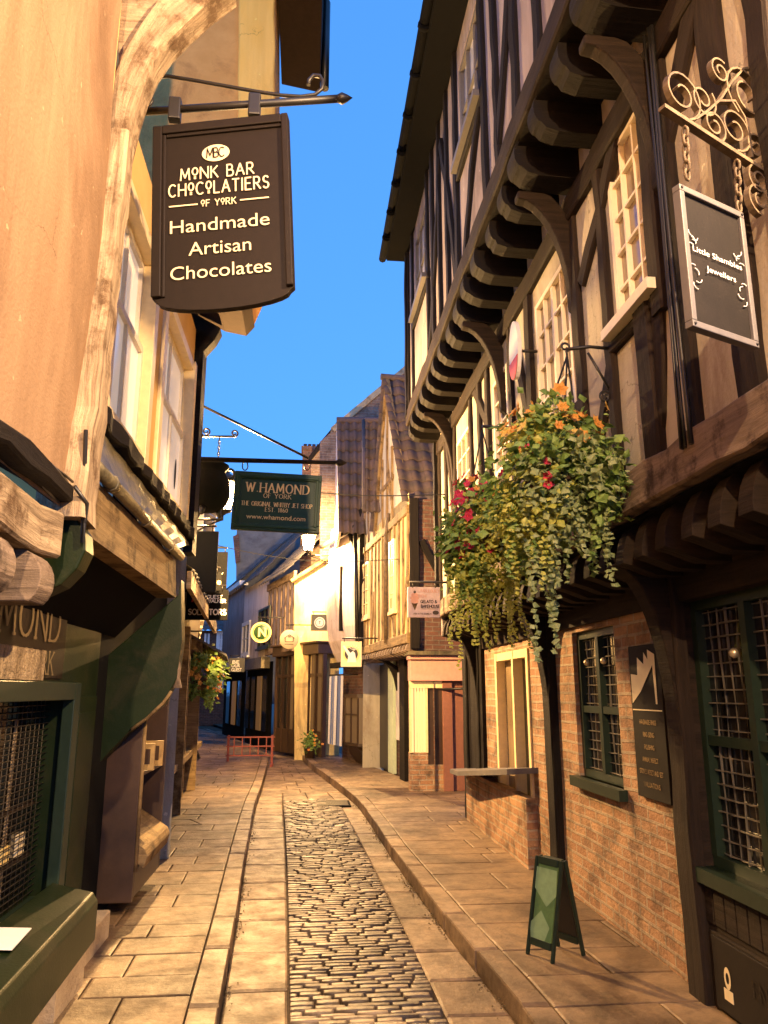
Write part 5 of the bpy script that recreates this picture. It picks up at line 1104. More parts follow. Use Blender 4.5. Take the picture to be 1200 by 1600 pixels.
# --- green jet shop sign on its long pole
YH = 8.15
PH = lambda x, y: on_y(x, y, YH)
h = thing('hanging_sign', 'glossy dark green jet shop sign under a long pole over the street', 'sign', PH(433, 738), 'shop signs hanging over the street')
tl, br = PH(366, 738), PH(500, 832); c = (tl + br) / 2; W2, H2 = (br.x - tl.x) / 2, (tl.z - br.z) / 2
B = Board(c, (1, 0, -.035), (0.035, 0, 1)); mb = MB(); B.rect(mb, -W2 + .03, W2 - .03, -H2 + .03, H2 - .03, -.03, 0); mb.build('board', M['sign_green'], h)
mb = MB(); t_ = .075
for w0, w1, o_ in ((-.04, .02, 0), (-.04, .035, .03)):
    tt = t_ if o_ == 0 else .03
    B.rect(mb, -W2 + o_, W2 - o_, H2 - tt - o_, H2 - o_, w0, w1); B.rect(mb, -W2 + o_, W2 - o_, -H2 + o_, -H2 + tt + o_, w0, w1); B.rect(mb, -W2 + o_, -W2 + tt + o_, -H2 + tt + o_, H2 - tt - o_, w0, w1); B.rect(mb, W2 - tt - o_, W2 - o_, -H2 + tt + o_, H2 - tt - o_, w0, w1)
mb.build('frame', M['sign_green'], h, bevel=.006)
k = 2 * W2 / 134; mb = MB()
B.strokes(mb, 'W.HAMOND', 0, 22 * k, 14 * k, 96 * k, th=.13, gap=.34, serif=True); B.strokes(mb, 'OF YORK', 0, 9.5 * k, 6.5 * k, 42 * k, th=.12, gap=.32, serif=True)
B.strokes(mb, 'THE ORIGINAL WHITBY JET SHOP', 0, -4 * k, 6.5 * k, 108 * k, th=.12, gap=.24, serif=True); B.strokes(mb, 'EST. 1860', 0, -12.5 * k, 6 * k, 34 * k, th=.12, gap=.3, serif=True)
B.font(mb, 'www.whamond.com', 0, -24 * k, 7.5 * k, 90 * k, bold=.005); mb.build('lettering', M['gold'], h)
mb = MB(); a, b = PH(284, 717), PH(527, 723); mb.tube([a + V((-.12, 0, 0)), b], .032, 8, taper=.022); mb.lathe(b, [(.022, -.02), (.045, .02), (.03, .06), (.001, .11)], 10, (b - a)); mb.build('pole', M['timber_dark'], h)
mb = MB(); a, b = PH(282, 617), PH(482, 716); mb.tube([a, b], .014, 6); mb.build('stay_rod', M['iron'], h)
for x in (383, 480):
    mb = MB(); p0_ = PH(x, 728); mb.tube([p0_ + V((math.cos(q) * .03, 0, math.sin(q) * .05)) for q in [2 * math.pi * j / 10 for j in range(11)]], .007, 5); mb.build('hanger', M['iron'], h)

# --- cauldron hanging behind the pole, with the scrolled hook bracket above
YC = 8.75
PC = lambda x, y: on_y(x, y, YC)
h = thing('hanging_cauldron', 'black iron cauldron hanging from a chain as a shop sign on the left', 'cauldron', PC(323, 722))
c = PC(322, 800); kx = (PC(358, 760) - PC(322, 760)).length
mb = MB(); prof = [(.001, 0), (.45 * kx, .03 * kx), (.78 * kx, .25 * kx), (.97 * kx, .62 * kx), (1.0 * kx, 1.0 * kx), (.93 * kx, 1.4 * kx), (.78 * kx, 1.72 * kx), (.74 * kx, 1.85 * kx), (.90 * kx, 2.05 * kx), (.90 * kx, 2.12 * kx), (.68 * kx, 2.10 * kx), (.66 * kx, 1.9 * kx), (.001, 1.88 * kx)]
mb.lathe(c, prof, 28); mb.build('pot', M['black_matte'], h)
for q in (20, 140, 260):
    mb = MB(); v = V((math.cos(R(q)), math.sin(R(q)), 0)); mb.tube([c + v * kx * .5 + U * .12 * kx, c + v * kx * .62 - U * .22 * kx], .16 * kx, 8, taper=.08 * kx); mb.build('foot', M['iron'], h)
for s_ in (-1, 1):
    mb = MB(); mb.tube([c + V((s_ * kx * (.9 + .25 * math.sin(q)), 0, kx * (1.75 + .22 * math.cos(q)))) for q in [math.pi * j / 8 for j in range(9)]], .07 * kx, 6); mb.build('lug', M['iron'], h)
mb = MB(); a, b = PC(284, 683), PC(366, 682); mb.tube([a + V((-.3, 0, 0)), b], .012, 6); mb.tube(spiral(b + U * .04, V((1, 0, 0)), U, .045, .015, -1.57, 1.2), .010, 6)
mb.tube([PC(284, 660), PC(300, 670), PC(318, 680)], .010, 6); mb.tube(spiral(PC(322, 674), V((1, 0, 0)), U, .05, .015, -1.8, 1.3), .010, 6); mb.build('bracket', M['iron'], h)
mb = MB(); a, b = PC(343, 684), PC(341, 716)
for k in range(7):
    c2 = a.lerp(b, (k + .5) / 7); ax = V((1, 0, 0)) if k % 2 else V((0, 1, 0)); r_ = (b - a).length / 7 * .65; mb.tube([c2 + ax * math.cos(q) * r_ * .5 + U * math.sin(q) * r_ for q in [2 * math.pi * j / 8 for j in range(9)]], .006, 5)
mb.build('chain', M['iron'], h)
mb = MB(); a = c + U * 2.0 * kx; top = PC(341, 716); mb.tube([a + V((-.8 * kx, 0, 0)), V((top.x - .1, YC, top.z - .02)), top, a + V((.8 * kx, 0, 0))], .008, 5); mb.build('bail_handle', M['iron'], h)

# --- smaller signs down the street: (name label, board px, Y, look)
def flat_sign(label, x0, x1, y0, y1, Y, m, attach_x, fm=None, th=.04, top=.06):
    P_ = lambda x, y: on_y(x, y, Y); tl, br = P_(x0, y0), P_(x1, y1); c = (tl + br) / 2
    h = thing('hanging_sign', label, 'sign', V((c.x, Y, tl.z)), 'shop signs hanging over the street'); B = Board(c, (1, 0, 0), (0, 0, 1)); W2, H2 = (br.x - tl.x) / 2, (tl.z - br.z) / 2
    mb = MB(); B.rect(mb, -W2, W2, -H2, H2, -th, 0); mb.build('board', m, h, bevel=.004)
    mb = MB(); z = tl.z + top; xa = attach_x; xb = c.x + W2 * .9 * (1 if xa < c.x else -1)
    mb.tube([V((xa, Y - .02, z)), V((xb, Y - .02, z))], .014, 6)
    for s_ in (-.7, .7): mb.tube([V((c.x + s_ * W2, Y - .02, z)), V((c.x + s_ * W2, Y - .02, tl.z - .01))], .008, 5)
    mb.build('bracket', M['iron'], h); return h, B, W2, H2
h, B, W2, H2 = flat_sign('pale pink gelato and bakehouse sign with an ice cream cone', 637, 688, 917, 965, 9.5, plain('pale_pink_board', (.62, .50, .52), .5), 2.0)
mb = MB(); B.strokes(mb, 'FABULOUSLY', .08, H2 * .74, H2 * .17, W2 * 1.15, th=.18, gap=.12); B.strokes(mb, 'RICH!', -.02, H2 * .40, H2 * .17, W2 * .5, th=.18); mb.build('lettering', M['pink'], h)
mb = MB(); B.strokes(mb, 'GELATO &', .06, H2 * .04, H2 * .19, W2 * 1.0, th=.2); B.strokes(mb, 'BAKEHOUSE', .08, -H2 * .27, H2 * .19, W2 * 1.15, th=.2); B.font(mb, 'HERE IN THE SHAMBLES', -.02, -H2 * .76, H2 * .11, W2 * 1.1, bold=.01)
B.rect(mb, -.03, W2 * .85, -H2 * .45, -H2 * .43, .001, .003); mb.build('lettering', M['sign_brown'], h)
mb = MB(); B.poly(mb, [(-W2 * .78, -H2 * .05), (-W2 * .38, -H2 * .05), (-W2 * .57, -H2 * .55)]); mb.build('cone', M['timber_yellow'], h)
mb = MB()
for k, (y, r) in enumerate(((.05, .24), (.26, .28), (.46, .22))): B.disc(mb, -W2 * .58, H2 * y, W2 * r, H2 * .15, .004 + k * .001, 16)
mb.build('ice_cream', M['pink'], h); mb = MB(); B.disc(mb, -W2 * .57, H2 * .66, W2 * .08, H2 * .1, .008, 12); B.disc(mb, W2 * .72, -H2 * .68, W2 * .2, H2 * .14, .004, 16); mb.build('topping', M['brown_paint'], h)
h, B, W2, H2 = flat_sign('cream square sign with a black disc and gold ring before the white leaning house', 533, 565, 1002, 1042, 15.2, M['cream'], 1.6)
mb = MB(); B.disc(mb, 0, 0, W2 * .82, W2 * .82, .002); mb.build('ring', M['gold'], h); mb = MB(); B.disc(mb, 0, 0, W2 * .64, W2 * .64, .004); mb.build('disc', M['sign_black'], h)
mb = MB(); B.poly(mb, [(-.08, -.16), (.10, -.16), (.07, .02), (.03, .06), (-.02, .02), (-.14, .17), (-.17, .15), (-.06, -.04)], .006)
for q in (30, 60, 90, 120, 150): mb.tube([B.p(.05, .07, .006), B.p(.05 + .11 * math.cos(R(q)), .07 + .11 * math.sin(R(q)), .006)], .006, 4)
mb.build('emblem', M['white'], h)
h, B, W2, H2 = flat_sign('small black square sign with a white roundel on the yellow gable', 486, 513, 960, 986, 19.0, M['sign_black'], .75)
mb = MB(); B.disc(mb, 0, 0, W2 * .62, W2 * .62, .002); mb.build('roundel', M['white'], h); mb = MB(); B.disc(mb, 0, 0, W2 * .5, W2 * .5, .004, 24, .88); B.strokes(mb, 'T', 0, 0, W2 * .3, th=.2); mb.build('emblem', M['sign_brown'], h)
def round_sign(label, x, y, r, Y, m, ax):
    c = on_y(x, y, Y); rr = (on_y(x + r, y, Y) - c).length; h = thing('round_sign', label, 'sign', c + V((0, 0, rr)), 'shop signs hanging over the street')
    B = Board(c, (1, 0, 0), (0, 0, 1)); mb = MB(); mb.lathe(c + V((0, .05, 0)), [(.001, 0), (rr * .98, 0), (rr, .01), (rr, .04), (rr * .98, .05), (.001, .05)], 32, (0, -1, 0)); mb.build('board', m, h)
    mb = MB(); z = c.z + rr + .12; mb.tube([V((ax, Y + .02, z)), V((c.x - .1, Y + .02, z))], .016, 6); mb.tube([V((c.x, Y + .02, z)), V((c.x, Y + .02, c.z + rr - .02))], .010, 5); mb.build('bracket', M['iron'], h); return h, B, rr
h, B, rr = round_sign('round cream sign with a little house drawing beside the dark bay canopy', 452, 999, 15, 19.2, M['cream'], .5)
mb = MB()
for a, b in (((-.55, .1), (0, .5)), ((0, .5), (.55, .1)), ((-.42, .15), (-.42, -.25)), ((.42, .15), (.42, -.25)), ((-.42, -.25), (.42, -.25)), ((-.45, -.5), (.45, -.5)), ((-.1, .2), (-.1, .4)), ((.1, .2), (.1, .4)), ((0, .2), (0, .42))): mb.tube([B.p(a[0] * rr, a[1] * rr, .002), B.p(b[0] * rr, b[1] * rr, .002)], .010, 4)
mb.build('emblem', M['iron'], h)
h, B, rr = round_sign('round black sign with a gold rim and gold letter N', 408, 988, 16.5, 21.0, M['sign_green'], -.4)
mb = MB(); B.disc(mb, 0, 0, rr * .98, rr * .98, .003, 36, .82); B.disc(mb, 0, 0, rr * .74, rr * .74, .003, 36, .95)
B.strokes(mb, 'N', .03, 0, rr * .75, th=.18, serif=True); mb.build('emblem', M['gold'], h)
for q in range(8): pass
h, B, W2, H2 = flat_sign('large plain slate blue sign board on the left below the cauldron', 280, 337, 829, 925, 9.6, M['sign_navy'], -1.7)
h, B, W2, H2 = flat_sign('narrow brown sign seen past the slate blue board', 330, 353, 862, 925, 11.6, M['black_matte'], -1.9)
mb = MB(); B.font(mb, 'cy', .03, -.02, .06, .08); mb.build('lettering', M['cream'], h)
h, B, W2, H2 = flat_sign('black solicitors sign with white capital letters on the left', 292, 355, 921, 969, 11.2, M['black_matte'], -1.95)
mb = MB(); k = 2 * W2 / 63; B.strokes(mb, 'GUEST', 11 * k, 12 * k, 5 * k, 23 * k, th=.2); B.strokes(mb, 'WALKER', 14 * k, 6 * k, 5 * k, 28 * k, th=.2); B.strokes(mb, 'SOLICITORS', 1 * k, -11 * k, 8 * k, 56 * k, th=.2); mb.build('lettering', M['white'], h)
mb = MB(); 
for q in (0, 1): B.slab(mb, [((-24 + 4 * q) * k, 4 * k), ((-21 + 4 * q) * k, 4 * k), ((-18 + 4 * q) * k, 14 * k), ((-21 + 4 * q) * k, 14 * k)], .001, .003)
mb.build('emblem', M['red'], h)
h, B, W2, H2 = flat_sign('black sign with arched top and gold script above the solicitors sign', 300, 345, 893, 923, 10.8, M['black_matte'], -1.9)
mb = MB(); B.disc(mb, .02, H2 - .01, W2 * .55, .14, -.002, 20); mb.build('arched_top', M['black_matte'], h); mb = MB(); B.font(mb, 'Fudge', .05, .0, .09, .30); mb.build('lettering', M['gold'], h)
h, B, W2, H2 = flat_sign('small black and white sign low on the left of the lilac house', 358, 382, 1028, 1050, 24.0, M['sign_black'], -2.0)
mb = MB(); B.font(mb, 'BE', -.03, .09, .1, .2); B.font(mb, 'OUR', -.03, -.02, .1, .25); B.font(mb, 'GUEST', 0, -.14, .1, .3); mb.build('lettering', M['white'], h)
# little oval red and white sign on the timbered wall
h = thing('oval_sign', 'small oval white and red sign sticking out from the timbered wall', 'sign', G1.P(6.2, 4.3, .2), 'shop signs hanging over the street')
c = on_x(808, 548, 1.58); u_ = G1.t
mb = MB(); pts = [c + u_ * .13 * math.cos(q) + U * .24 * math.sin(q) for q in [2 * math.pi * k / 24 for k in range(24)]]; mb.prism(pts, G1.n * .03); mb.build('board', M['white'], h)
mb = MB(); pts = [c + G1.n * .033 + u_ * .13 * math.cos(q) * (1 if math.sin(q) < -.3 else 1) + U * (.24 * math.sin(q)) for q in [math.pi + .35 + (math.pi - .7) * k / 12 for k in range(13)]]; mb.prism(pts, G1.n * .004); mb.build('red_band', M['red'], h)
mb = MB(); mb.tube([c, V((1.76, c.y, c.z))], .012, 6); mb.build('bracket', M['iron'], h)

# --- dark notice board on the brick pier
h = thing('notice_board', 'tall dark notice board with gold lines of lettering on the brick pier', 'notice board', G0.P(4.75, 1.2, .02))
tl, br = G0.at(981, 1012, .03), G0.at(1049, 1262, .03); u0, u1 = br[0], tl[0]; z1, z0 = 1.93, 1.02
c = G0.P((u0 + u1) / 2, (z0 + z1) / 2, .03); B = Board(c, -G0.t, (0, 0, 1)); W2, H2 = (u1 - u0) / 2, (z1 - z0) / 2
mb = MB(); B.rect(mb, -W2, W2, -H2, H2, -.028, 0); mb.build('board', M['slate'], h, bevel=.003)
mb = MB(); B.poly(mb, [(-W2 * .9, H2 * .22), (-W2 * .3, H2 * .38), (W2 * .55, H2 * .72), (W2 * .6, H2 * .22), (W2 * .7, H2 * .22), (W2 * .72, H2 * .86), (W2 * .3, H2 * .93), (W2 * .28, H2 * .8), (W2 * .05, H2 * .9), (0, H2 * .74), (-W2 * .4, H2 * .84), (-W2 * .45, H2 * .6), (-W2 * .9, H2 * .62)]); B.rect(mb, -W2 * .92, W2 * .92, H2 * .13, H2 * .145, .001, .003); mb.build('panel', M['cream'], h)
mb = MB()
for k, tx in enumerate(('HANDMADE RINGS', 'RING SIZING', 'POLISHING', 'ANNUAL INSPECT', 'STONES RESET AND SET', 'VALUATIONS')): B.strokes(mb, tx, 0, -H2 * (.02 + .16 * k), H2 * .055, W2 * 2 * (.52 if k < 1 else (.34, .3, .48, .72, .5)[k - 1]), th=.2, gap=.15)
mb.build('lettering', M['timber_yellow'], h)
# low plaque on the panelling under the big window
h = thing('wall_plaque', 'dark rectangular plaque with faded letters low on the wooden panelling', 'plaque', G0.P(3.6, .3, .02))
B = Board(G0.P(3.45, .30, .045), -G0.t, (0, 0, 1)); mb = MB(); B.rect(mb, -.62, .62, -.16, .16, -.012, 0); mb.build('board', M['sign_brown'], h, bevel=.003)
mb = MB(); B.strokes(mb, 'ENGAGEMENT', .05, .03, .07, .62, th=.13, serif=True); B.strokes(mb, 'RINGS', .05, -.08, .06, .3, th=.13, serif=True); mb.build('lettering', M['timber_brown'], h)
mb = MB(); B.rect(mb, -.53, -.45, -.10, -.05, .001, .003); B.disc(mb, -.49, .0, .03, .05, .002, 16, .5); mb.build('emblem', M['cream'], h)

# ================================================================== plants
def leaf(mb, p, d, n, L, W, rid):
    d = d.normalized(); s_ = d.cross(n)
    if s_.length < 1e-4: s_ = d.orthogonal()
    s_ = s_.normalized(); n = s_.cross(d); m = p + d * L * .45
    vs = [p, m + s_ * W * .5 - n * W * .12, p + d * L - n * L * .15, m - s_ * W * .5 - n * W * .12, m + n * W * .1]
    mb.add(vs, [[0, 1, 4], [1, 2, 4], [2, 3, 4], [3, 0, 4]], [[rid] * 3] * 4)
def rv(s=1): return V((random.gauss(0, s), random.gauss(0, s), random.gauss(0, s)))
def rid_(): return (random.randint(0, 999), random.randint(0, 999))
def flower(mb, p, n, r, petals=5):
    n = n.normalized(); a = n.orthogonal().normalized(); b = n.cross(a); rid = rid_(); ph = random.random() * 6
    for k in range(petals):
        q = ph + 2 * math.pi * k / petals; d = a * math.cos(q) + b * math.sin(q); leaf(mb, p, d + n * .45, n, r, r * .95, rid)
def basket(label, c, rad, zt, zb, lush, spec, flowers, strands, hang):
    h = thing('hanging_basket', label, 'hanging basket', V((c.x, c.y, zt)), 'hanging flower baskets')
    cz = (zt + zb) / 2
    mb = MB(); mb.lathe((c.x, c.y, cz - .22), [(.001, 0), (.10, .01), (.17, .07), (.21, .17), (.22, .22), (.2, .22), (.001, .2)], 18); mb.build('basket_bowl', M['brown_paint'], h)
    mb = MB()
    for k in range(3): q = R(120 * k + 20); mb.tube([V((c.x + .21 * math.cos(q), c.y + .21 * math.sin(q), cz)), V(hang)], .006, 5)
    mb.build('hanging_chain', M['iron'], h)
    for (mk, nm, n_cl, per, size, zlo, zhi, az) in spec:
        mb = MB()
        for _ in range(n_cl):
            for _t in range(30):
                q = random.uniform(*az); f = random.uniform(0, 1); z = zlo + (zhi - zlo) * f
                rr = rad * math.sqrt(max(.12, 1 - ((z - cz) / ((zt - zb) / 2 * 1.08)) ** 2)) * random.uniform(.55, 1.1)
                break
            cc = V((c.x + rr * math.cos(q), c.y + rr * math.sin(q), z)); outd = V((math.cos(q), math.sin(q), .25))
            cr = random.uniform(.05, .11)
            for _l in range(per):
                p = cc + rv(cr * .62); dd = (outd * .7 + rv(.55) + V((0, 0, -.45))); nn = (outd + rv(.45) + V((0, 0, .5))).normalized()
                s_ = size * random.choice((.45, .6, .75, .9, 1.0, 1.15, 1.4)) * random.uniform(.9, 1.1); leaf(mb, p, dd, nn, s_, s_ * .8, rid_())
        mb.build(nm, M[mk], h)
    for (mk, nm, n_st, l0, l1, size, az, z0) in strands:
        mb = MB()
        for _ in range(n_st):
            q = random.uniform(*az); p = V((c.x + rad * random.uniform(.5, 1.02) * math.cos(q), c.y + rad * random.uniform(.5, 1.02) * math.sin(q), z0 + random.uniform(-.15, .15))); L_ = random.uniform(l0, l1); n_ = int(L_ / .028); sw = rv(.004)
            for k in range(n_):
                p = p + V((sw.x + random.gauss(0, .006), sw.y + random.gauss(0, .006), -.028)); sw *= .96
                for s_ in (0, 1): leaf(mb, p, V((random.gauss(0, 1), random.gauss(0, 1), -.5)), V((random.gauss(0, .5), -.8, .6)), size * random.uniform(.7, 1.2) * (1 - .35 * k / n_), size * .85, rid_())
        mb.build(nm, M[mk], h)
    for (mk, nm, n_f, size, zlo, zhi, az, pet) in flowers:
        mb = MB()
        for _ in range(n_f):
            q = random.uniform(*az); z = random.uniform(zlo, zhi); rr = rad * math.sqrt(max(.1, 1 - ((z - cz) / ((zt - zb) / 2 * 1.15)) ** 2)) * random.uniform(.8, 1.15); rr = max(rr, rad * random.uniform(.25, .98)); p = V((c.x + rr * math.cos(q), c.y + rr * math.sin(q), z)); flower(mb, p, V((math.cos(q), math.sin(q) - .3, .5)) + rv(.3), size * random.uniform(.7, 1.2), pet)
            if z > zt - .12: 
                for _k in range(3): leaf(mb, p - V((0, 0, .03 * _k)), rv(1), V((0, 0, 1)), .012, .012, rid_())
        mb.build(nm, M[mk], h)
    return h
A_ = (0, 2 * math.pi)
c1 = V((1.37, 4.05, 0)); hang1 = on_y(886, 556, 4.02)
hb = basket('big hanging basket of ivy with orange begonias, nearest and largest', c1, .31, 3.20, 2.34, 1,
    [('leaf', 'foliage', 56, 28, .06, 2.70, 3.14, A_), ('leaf', 'foliage', 16, 22, .055, 2.45, 2.85, (.3, 3.0)), ('leaf_pale', 'pale_foliage', 34, 26, .05, 2.45, 2.95, (4.0, 5.8)), ('leaf', 'foliage', 14, 24, .06, 2.6, 3.05, (5.0, 6.6)), ('leaf_lime', 'lime_foliage', 34, 28, .042, 2.5, 3.1, (2.6, 4.6))],
    [('flower_orange', 'begonia_flower', 34, .042, 2.92, 3.26, A_, 6), ('flower_yellow', 'begonia_flower', 12, .04, 2.95, 3.28, A_, 6), ('flower_red', 'geranium_flower', 8, .035, 2.7, 3.0, (2.8, 4.4), 5)],
    [('leaf_pale', 'trailing_stems', 18, .2, .45, .042, (3.6, 5.6), 2.66), ('leaf_pale', 'trailing_stems', 4, .6, .78, .05, (3.6, 4.3), 2.62), ('leaf_lime', 'trailing_stems', 14, .25, .5, .036, (2.8, 4.4), 2.7), ('leaf', 'trailing_stems', 14, .15, .35, .05, A_, 2.6)], hang1)
mb = MB(); w_ = on_x(958, 545, 1.74); w2 = on_x(958, 618, 1.74); mb.tube([w_ + V((0, 0, .03)), w2], .011, 6); mb.tube([w_, w_.lerp(hang1, .5) + V((0, 0, .035)), hang1 + V((0, 0, .04))], .010, 6); mb.tube([w2 + V((-.01, 0, .02)), w_.lerp(hang1, .55)], .008, 6)
mb.tube(spiral(hang1 + V((-.01, 0, .055)), V((1, 0, 0)), U, .03, .012, -1.5, 1.2), .007, 5); mb.tube(spiral(w2 + V((-.05, 0, -.01)), V((1, 0, 0)), U, .04, .015, 0, 1.3), .007, 5); mb.tube([hang1 + V((0, 0, .04)), hang1], .007, 5); mb.build('wall_bracket', M['iron'], hb)
c2 = V((1.33, 5.6, 0)); hang2 = V((1.3, 5.5, 3.6))
hb = basket('hanging basket with red geraniums and long lime trails behind the ivy one', c2, .27, 3.22, 2.42, 1,
    [('leaf', 'foliage', 44, 26, .065, 2.6, 3.2, A_), ('leaf_lime', 'lime_foliage', 36, 26, .055, 2.35, 3.05, (3.6, 5.8)), ('leaf', 'foliage', 26, 26, .07, 2.4, 2.9, (2.2, 4.0))],
    [('flower_red', 'geranium_flower', 70, .042, 2.62, 3.28, (1.9, 4.6), 5), ('flower_orange', 'orange_flower', 5, .04, 2.9, 3.2, (3.5, 5.0), 5)],
    [('leaf_lime', 'trailing_stems', 44, .3, .75, .038, (2.9, 5.9), 2.66), ('leaf', 'trailing_stems', 14, .2, .5, .045, (2.4, 4.6), 2.6)], hang2)
mb = MB(); w_ = V((1.74, 5.5, 3.62)); mb.tube([w_, hang2 + V((0, 0, .03))], .012, 6); mb.tube([w_ + V((0, 0, -.3)), hang2.lerp(w_, .5)], .009, 6); mb.build('wall_bracket', M['iron'], hb)
# orange flower basket on the left by the shop row
cL = on_y(312, 1058, 13.4)
hb = basket('basket of orange flowers under the awning on the left', V((cL.x, 13.4, 0)), .36, cL.z + .34, cL.z - .34, 1,
    [('leaf', 'foliage', 40, 24, .10, cL.z - .3, cL.z + .3, A_), ('leaf_lime', 'lime_foliage', 10, 20, .09, cL.z + .2, cL.z + .42, (4.5, 6.5))], [('flower_orange', 'orange_flower', 90, .06, cL.z - .35, cL.z + .3, A_, 5)], [('leaf', 'trailing_stems', 12, .2, .4, .06, A_, cL.z - .2)], V((cL.x - .05, 13.4, cL.z + .75)))
mb = MB(); mb.tube([V((-2.0, 13.4, cL.z + .76)), V((cL.x, 13.4, cL.z + .76))], .014, 6); mb.build('wall_bracket', M['iron'], hb)
def tub(label, x, y, Y, s, mk, fl):
    p = V((x, Y, y)); h = thing('potted_plant', label, 'plant', p)
    mb = MB(); mb.lathe(p, [(.001, 0), (.13 * s, 0), (.17 * s, .28 * s), (.18 * s, .3 * s), (.15 * s, .3 * s), (.001, .27 * s)], 16); mb.build('pot', M['brown_paint'], h)
    mb = MB()
    for _ in range(260): q = p + V((0, 0, .42 * s)) + rv(.11 * s); leaf(mb, q, rv(1) + V((0, 0, .4)), rv(.4) + V((0, 0, 1)), .12 * s, .07 * s, rid_())
    mb.build('foliage', M[mk], h); mb = MB()
    for _ in range(14): flower(mb, p + V((0, 0, .48 * s)) + rv(.12 * s), V((0, -.6, .6)), .05 * s)
    mb.build('flower', M[fl], h)
q = on_z(484, 1183, PAVE); tub('potted plant with orange flowers by the bay shopfront', q.x, PAVE, q.y - .3, .85, 'leaf', 'flower_orange')
q = on_z(463, 1180, 0); tub('leafy pot with red flowers by the dark bay canopy', q.x + .1, PAVE, q.y + .4, 1.1, 'leaf', 'flower_red')

# ================================================================== on the pavement
# sandwich board
bc = on_z(868, 1492, PAVE); h = thing('sandwich_board', 'small green pavement sandwich board standing open before the brick wall', 'sandwich board', (bc.x, bc.y, PAVE))
th_ = R(-62); rx_ = V((math.cos(th_), math.sin(th_), 0)); nf = rx_.cross(U)
for s_, nm in ((1, 'front_leaf'), (-1, 'rear_leaf')):
    foot = bc + nf * .13 * s_; top = bc + U * .54 + nf * .015 * s_; upv = (top - foot).normalized(); B = Board((foot + top) / 2, rx_ * s_, upv); H2 = (top - foot).length / 2; W2 = .11
    mb = MB(); B.rect(mb, -W2, -W2 + .016, -H2, H2, -.012, .012); B.rect(mb, W2 - .016, W2, -H2, H2, -.012, .012); B.rect(mb, -W2 + .03, W2 - .03, H2 - .04, H2, -.012, .012); B.rect(mb, -W2 + .03, W2 - .03, -H2 + .06, -H2 + .10, -.012, .012); o = mb.build(nm, M['green_frame'], h, bevel=.003)
    mb = MB(); B.rect(mb, -W2 + .03, W2 - .03, -H2 + .10, H2 - .04, -.006, .004); mb.build('poster', plain('green_poster', (.10, .19, .07), .4) if s_ > 0 else M['black_paint'], o)
    if s_ > 0:
        mb = MB(); B.poly(mb, [(-.09, H2 - .06), (.08, H2 - .06), (.09, H2 - .2), (.02, H2 - .27), (-.09, H2 - .18)], .007); B.poly(mb, [(-.1, -.1), (-.02, -.02), (.06, -.1), (.02, -.2), (-.08, -.2)], .007); mb.build('poster_picture', plain('mid_green', (.22, .34, .17), .4), o)
# red and white barrier far down the street
q0, q1 = on_z(352, 1190, PAVE), on_z(430, 1192, 0); h = thing('street_barrier', 'low red railed barrier standing across the far roadway', 'barrier', ((q0.x + q1.x) / 2, q0.y, 0))
Yb = q0.y; mb = MB()
for k in range(3): mb.bb(q0.x, q1.x, Yb, Yb + .03, .22 + .2 * k, .25 + .2 * k)
for k in range(1, 6): x = q0.x + (q1.x - q0.x) * k / 6; mb.bb(x - .012, x + .012, Yb + .003, Yb + .027, .25, .62)
mb.build('rails', M['faded_red'], h)
for x in (q0.x + .05, q1.x - .05): mb = MB(); mb.bb(x - .025, x + .025, Yb - .01, Yb + .04, .0, .68); mb.bb(x - .03, x + .03, Yb - .2, Yb + .25, .0, .06); mb.build('leg', M['faded_red'], h, bevel=.005)
q = on_z(520, 1258, 0); dcv = thing('shadow_patch_grate', 'dark iron grate standing in for a shadow patch on the roadway', 'shadow patch', (q.x, q.y, .0))
mb = MB(); mb.bb(q.x - .28, q.x + .26, q.y - .3, q.y + .3, -.02, .026); mb.build('frame', M['black_matte'], dcv, bevel=.006)  # grate added in place of a shadow patch on the road
mb = MB()
for k in range(9): mb.bb(q.x - .24, q.x + .22, q.y - .27 + k * .062, q.y - .235 + k * .062, .026, .036)
mb.build('grate', M['iron'], dcv)
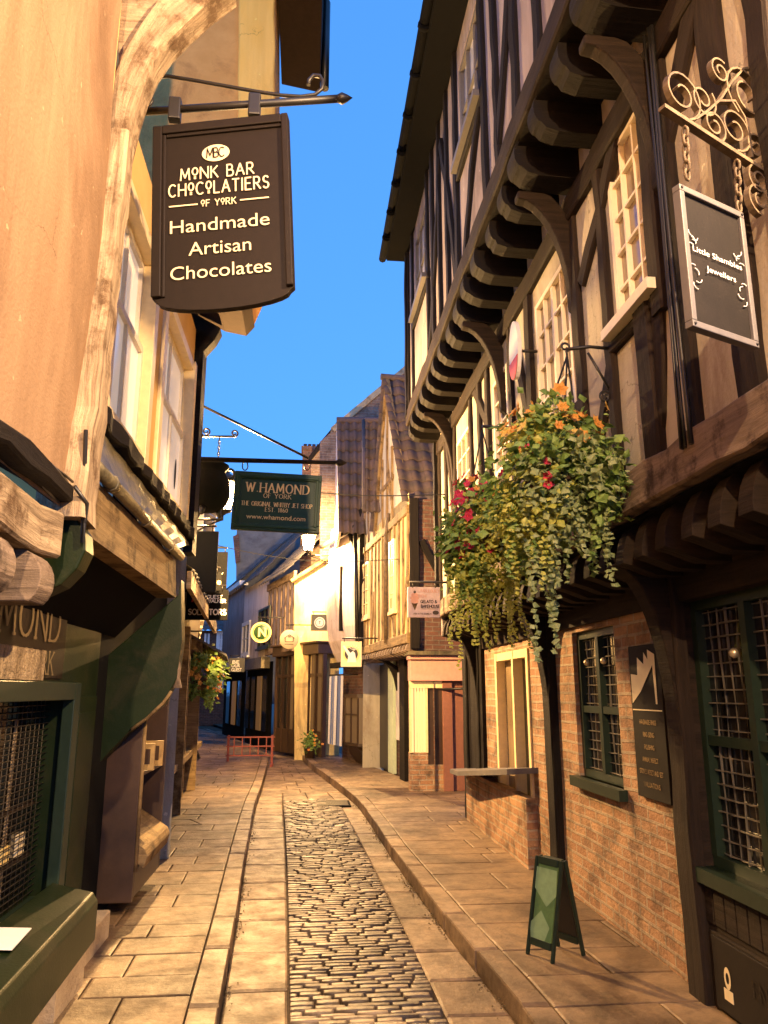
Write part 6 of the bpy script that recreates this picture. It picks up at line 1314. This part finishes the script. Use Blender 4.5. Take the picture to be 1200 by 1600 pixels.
# striped cloths hung outside the shop under the white house
h = thing('striped_cloth', 'blue and white striped cloths hanging outside the shop under the white house', 'cloth', K3.P(1.9, 1.0, .3))
for k in range(3):
    mb = MB(); u0 = 1.35 + k * .34; n_ = 14
    for i in range(n_):
        f = lambda i, z: K3.P(u0 + .30 * i / n_, z, .30 + .03 * math.sin(i * 1.4 + k) + (.02 if z < 1 else 0))
        mb.add([f(i, .45), f(i + 1, .45), f(i + 1, 2.0), f(i, 2.0)], [[0, 1, 2, 3]], [[(i, 0)] * 4], False)
    mm, tt, bs = _nodes('stripe_%d' % k); uvn = N(tt, 'ShaderNodeUVMap'); se = N(tt, 'ShaderNodeSeparateXYZ'); tt.links.new(uvn.outputs[0], se.inputs[0]); mo = N(tt, 'ShaderNodeMath', operation='MODULO'); mo.inputs[1].default_value = 2; tt.links.new(se.outputs[0], mo.inputs[0])
    tt.links.new(mixc(tt, (.65, .63, .6), (.12, .16, .3), mo.outputs[0]), bs.inputs['Base Color']); bs.inputs['Roughness'].default_value = .9; mb.build('cloth', mm, h)
mb = MB(); mb.tube([K3.P(1.3, 2.02, .3), K3.P(2.4, 2.02, .3)], .02, 6); mb.tube([K3.P(1.35, 2.02, .3), K3.P(1.35, 2.02, -.05)], .015, 6); mb.tube([K3.P(2.35, 2.02, .3), K3.P(2.35, 2.02, -.05)], .015, 6); mb.build('rail', M['iron'], h)
# overhead cables
for i, (a, b, lab) in enumerate((((-1.6, 10.2, 4.6), (1.75, 9.4, 4.1), 'upper thin black cable strung across the street'), ((-1.8, 13.6, 4.2), (1.56, 13.2, 3.9), 'lower thin black cable strung across the street farther off'))):
    a, b = V(a), V(b); mb = MB(); mb.tube([a.lerp(b, k / 16) - U * .16 * math.sin(math.pi * k / 16) for k in range(17)], .007, 5); tag(mb.build('overhead_cable', M['black_paint'], None, loc=a.lerp(b, .5)), lab, 'cable', 'cables strung across the street')

# ================================================================== the lamps
street_lantern('street_lantern', 'unseen key lantern added off the near corner of the timbered house', (2.9, .3, 5.5), (2.9, 2.3, 5.5), KEY_LAMP_W, NEAR_LAMP_COL)  # unseen lamp added as key light for the left walls
street_lantern('street_lantern', 'unseen fill lantern added on the plastered house behind the viewer', (-.3, -2.4, 5.0), (-1.05, -2.4, 5.0), FILL_LAMP_W, NEAR_LAMP_COL)  # unseen lamp added as fill light for the right walls
pl = on_y(349, 775, 9.7)
street_lantern('street_lantern', 'lit lantern on the left half hidden behind the hanging cauldron', pl, (-1.66, 9.7, pl.z), CAULDRON_LAMP_W)
pf = on_y(482, 848, 18.3)
street_lantern('street_lantern', 'bright lantern glowing below the green sign by the yellow gable', pf, (.74, 18.3, pf.z), FAR_LAMP_W)
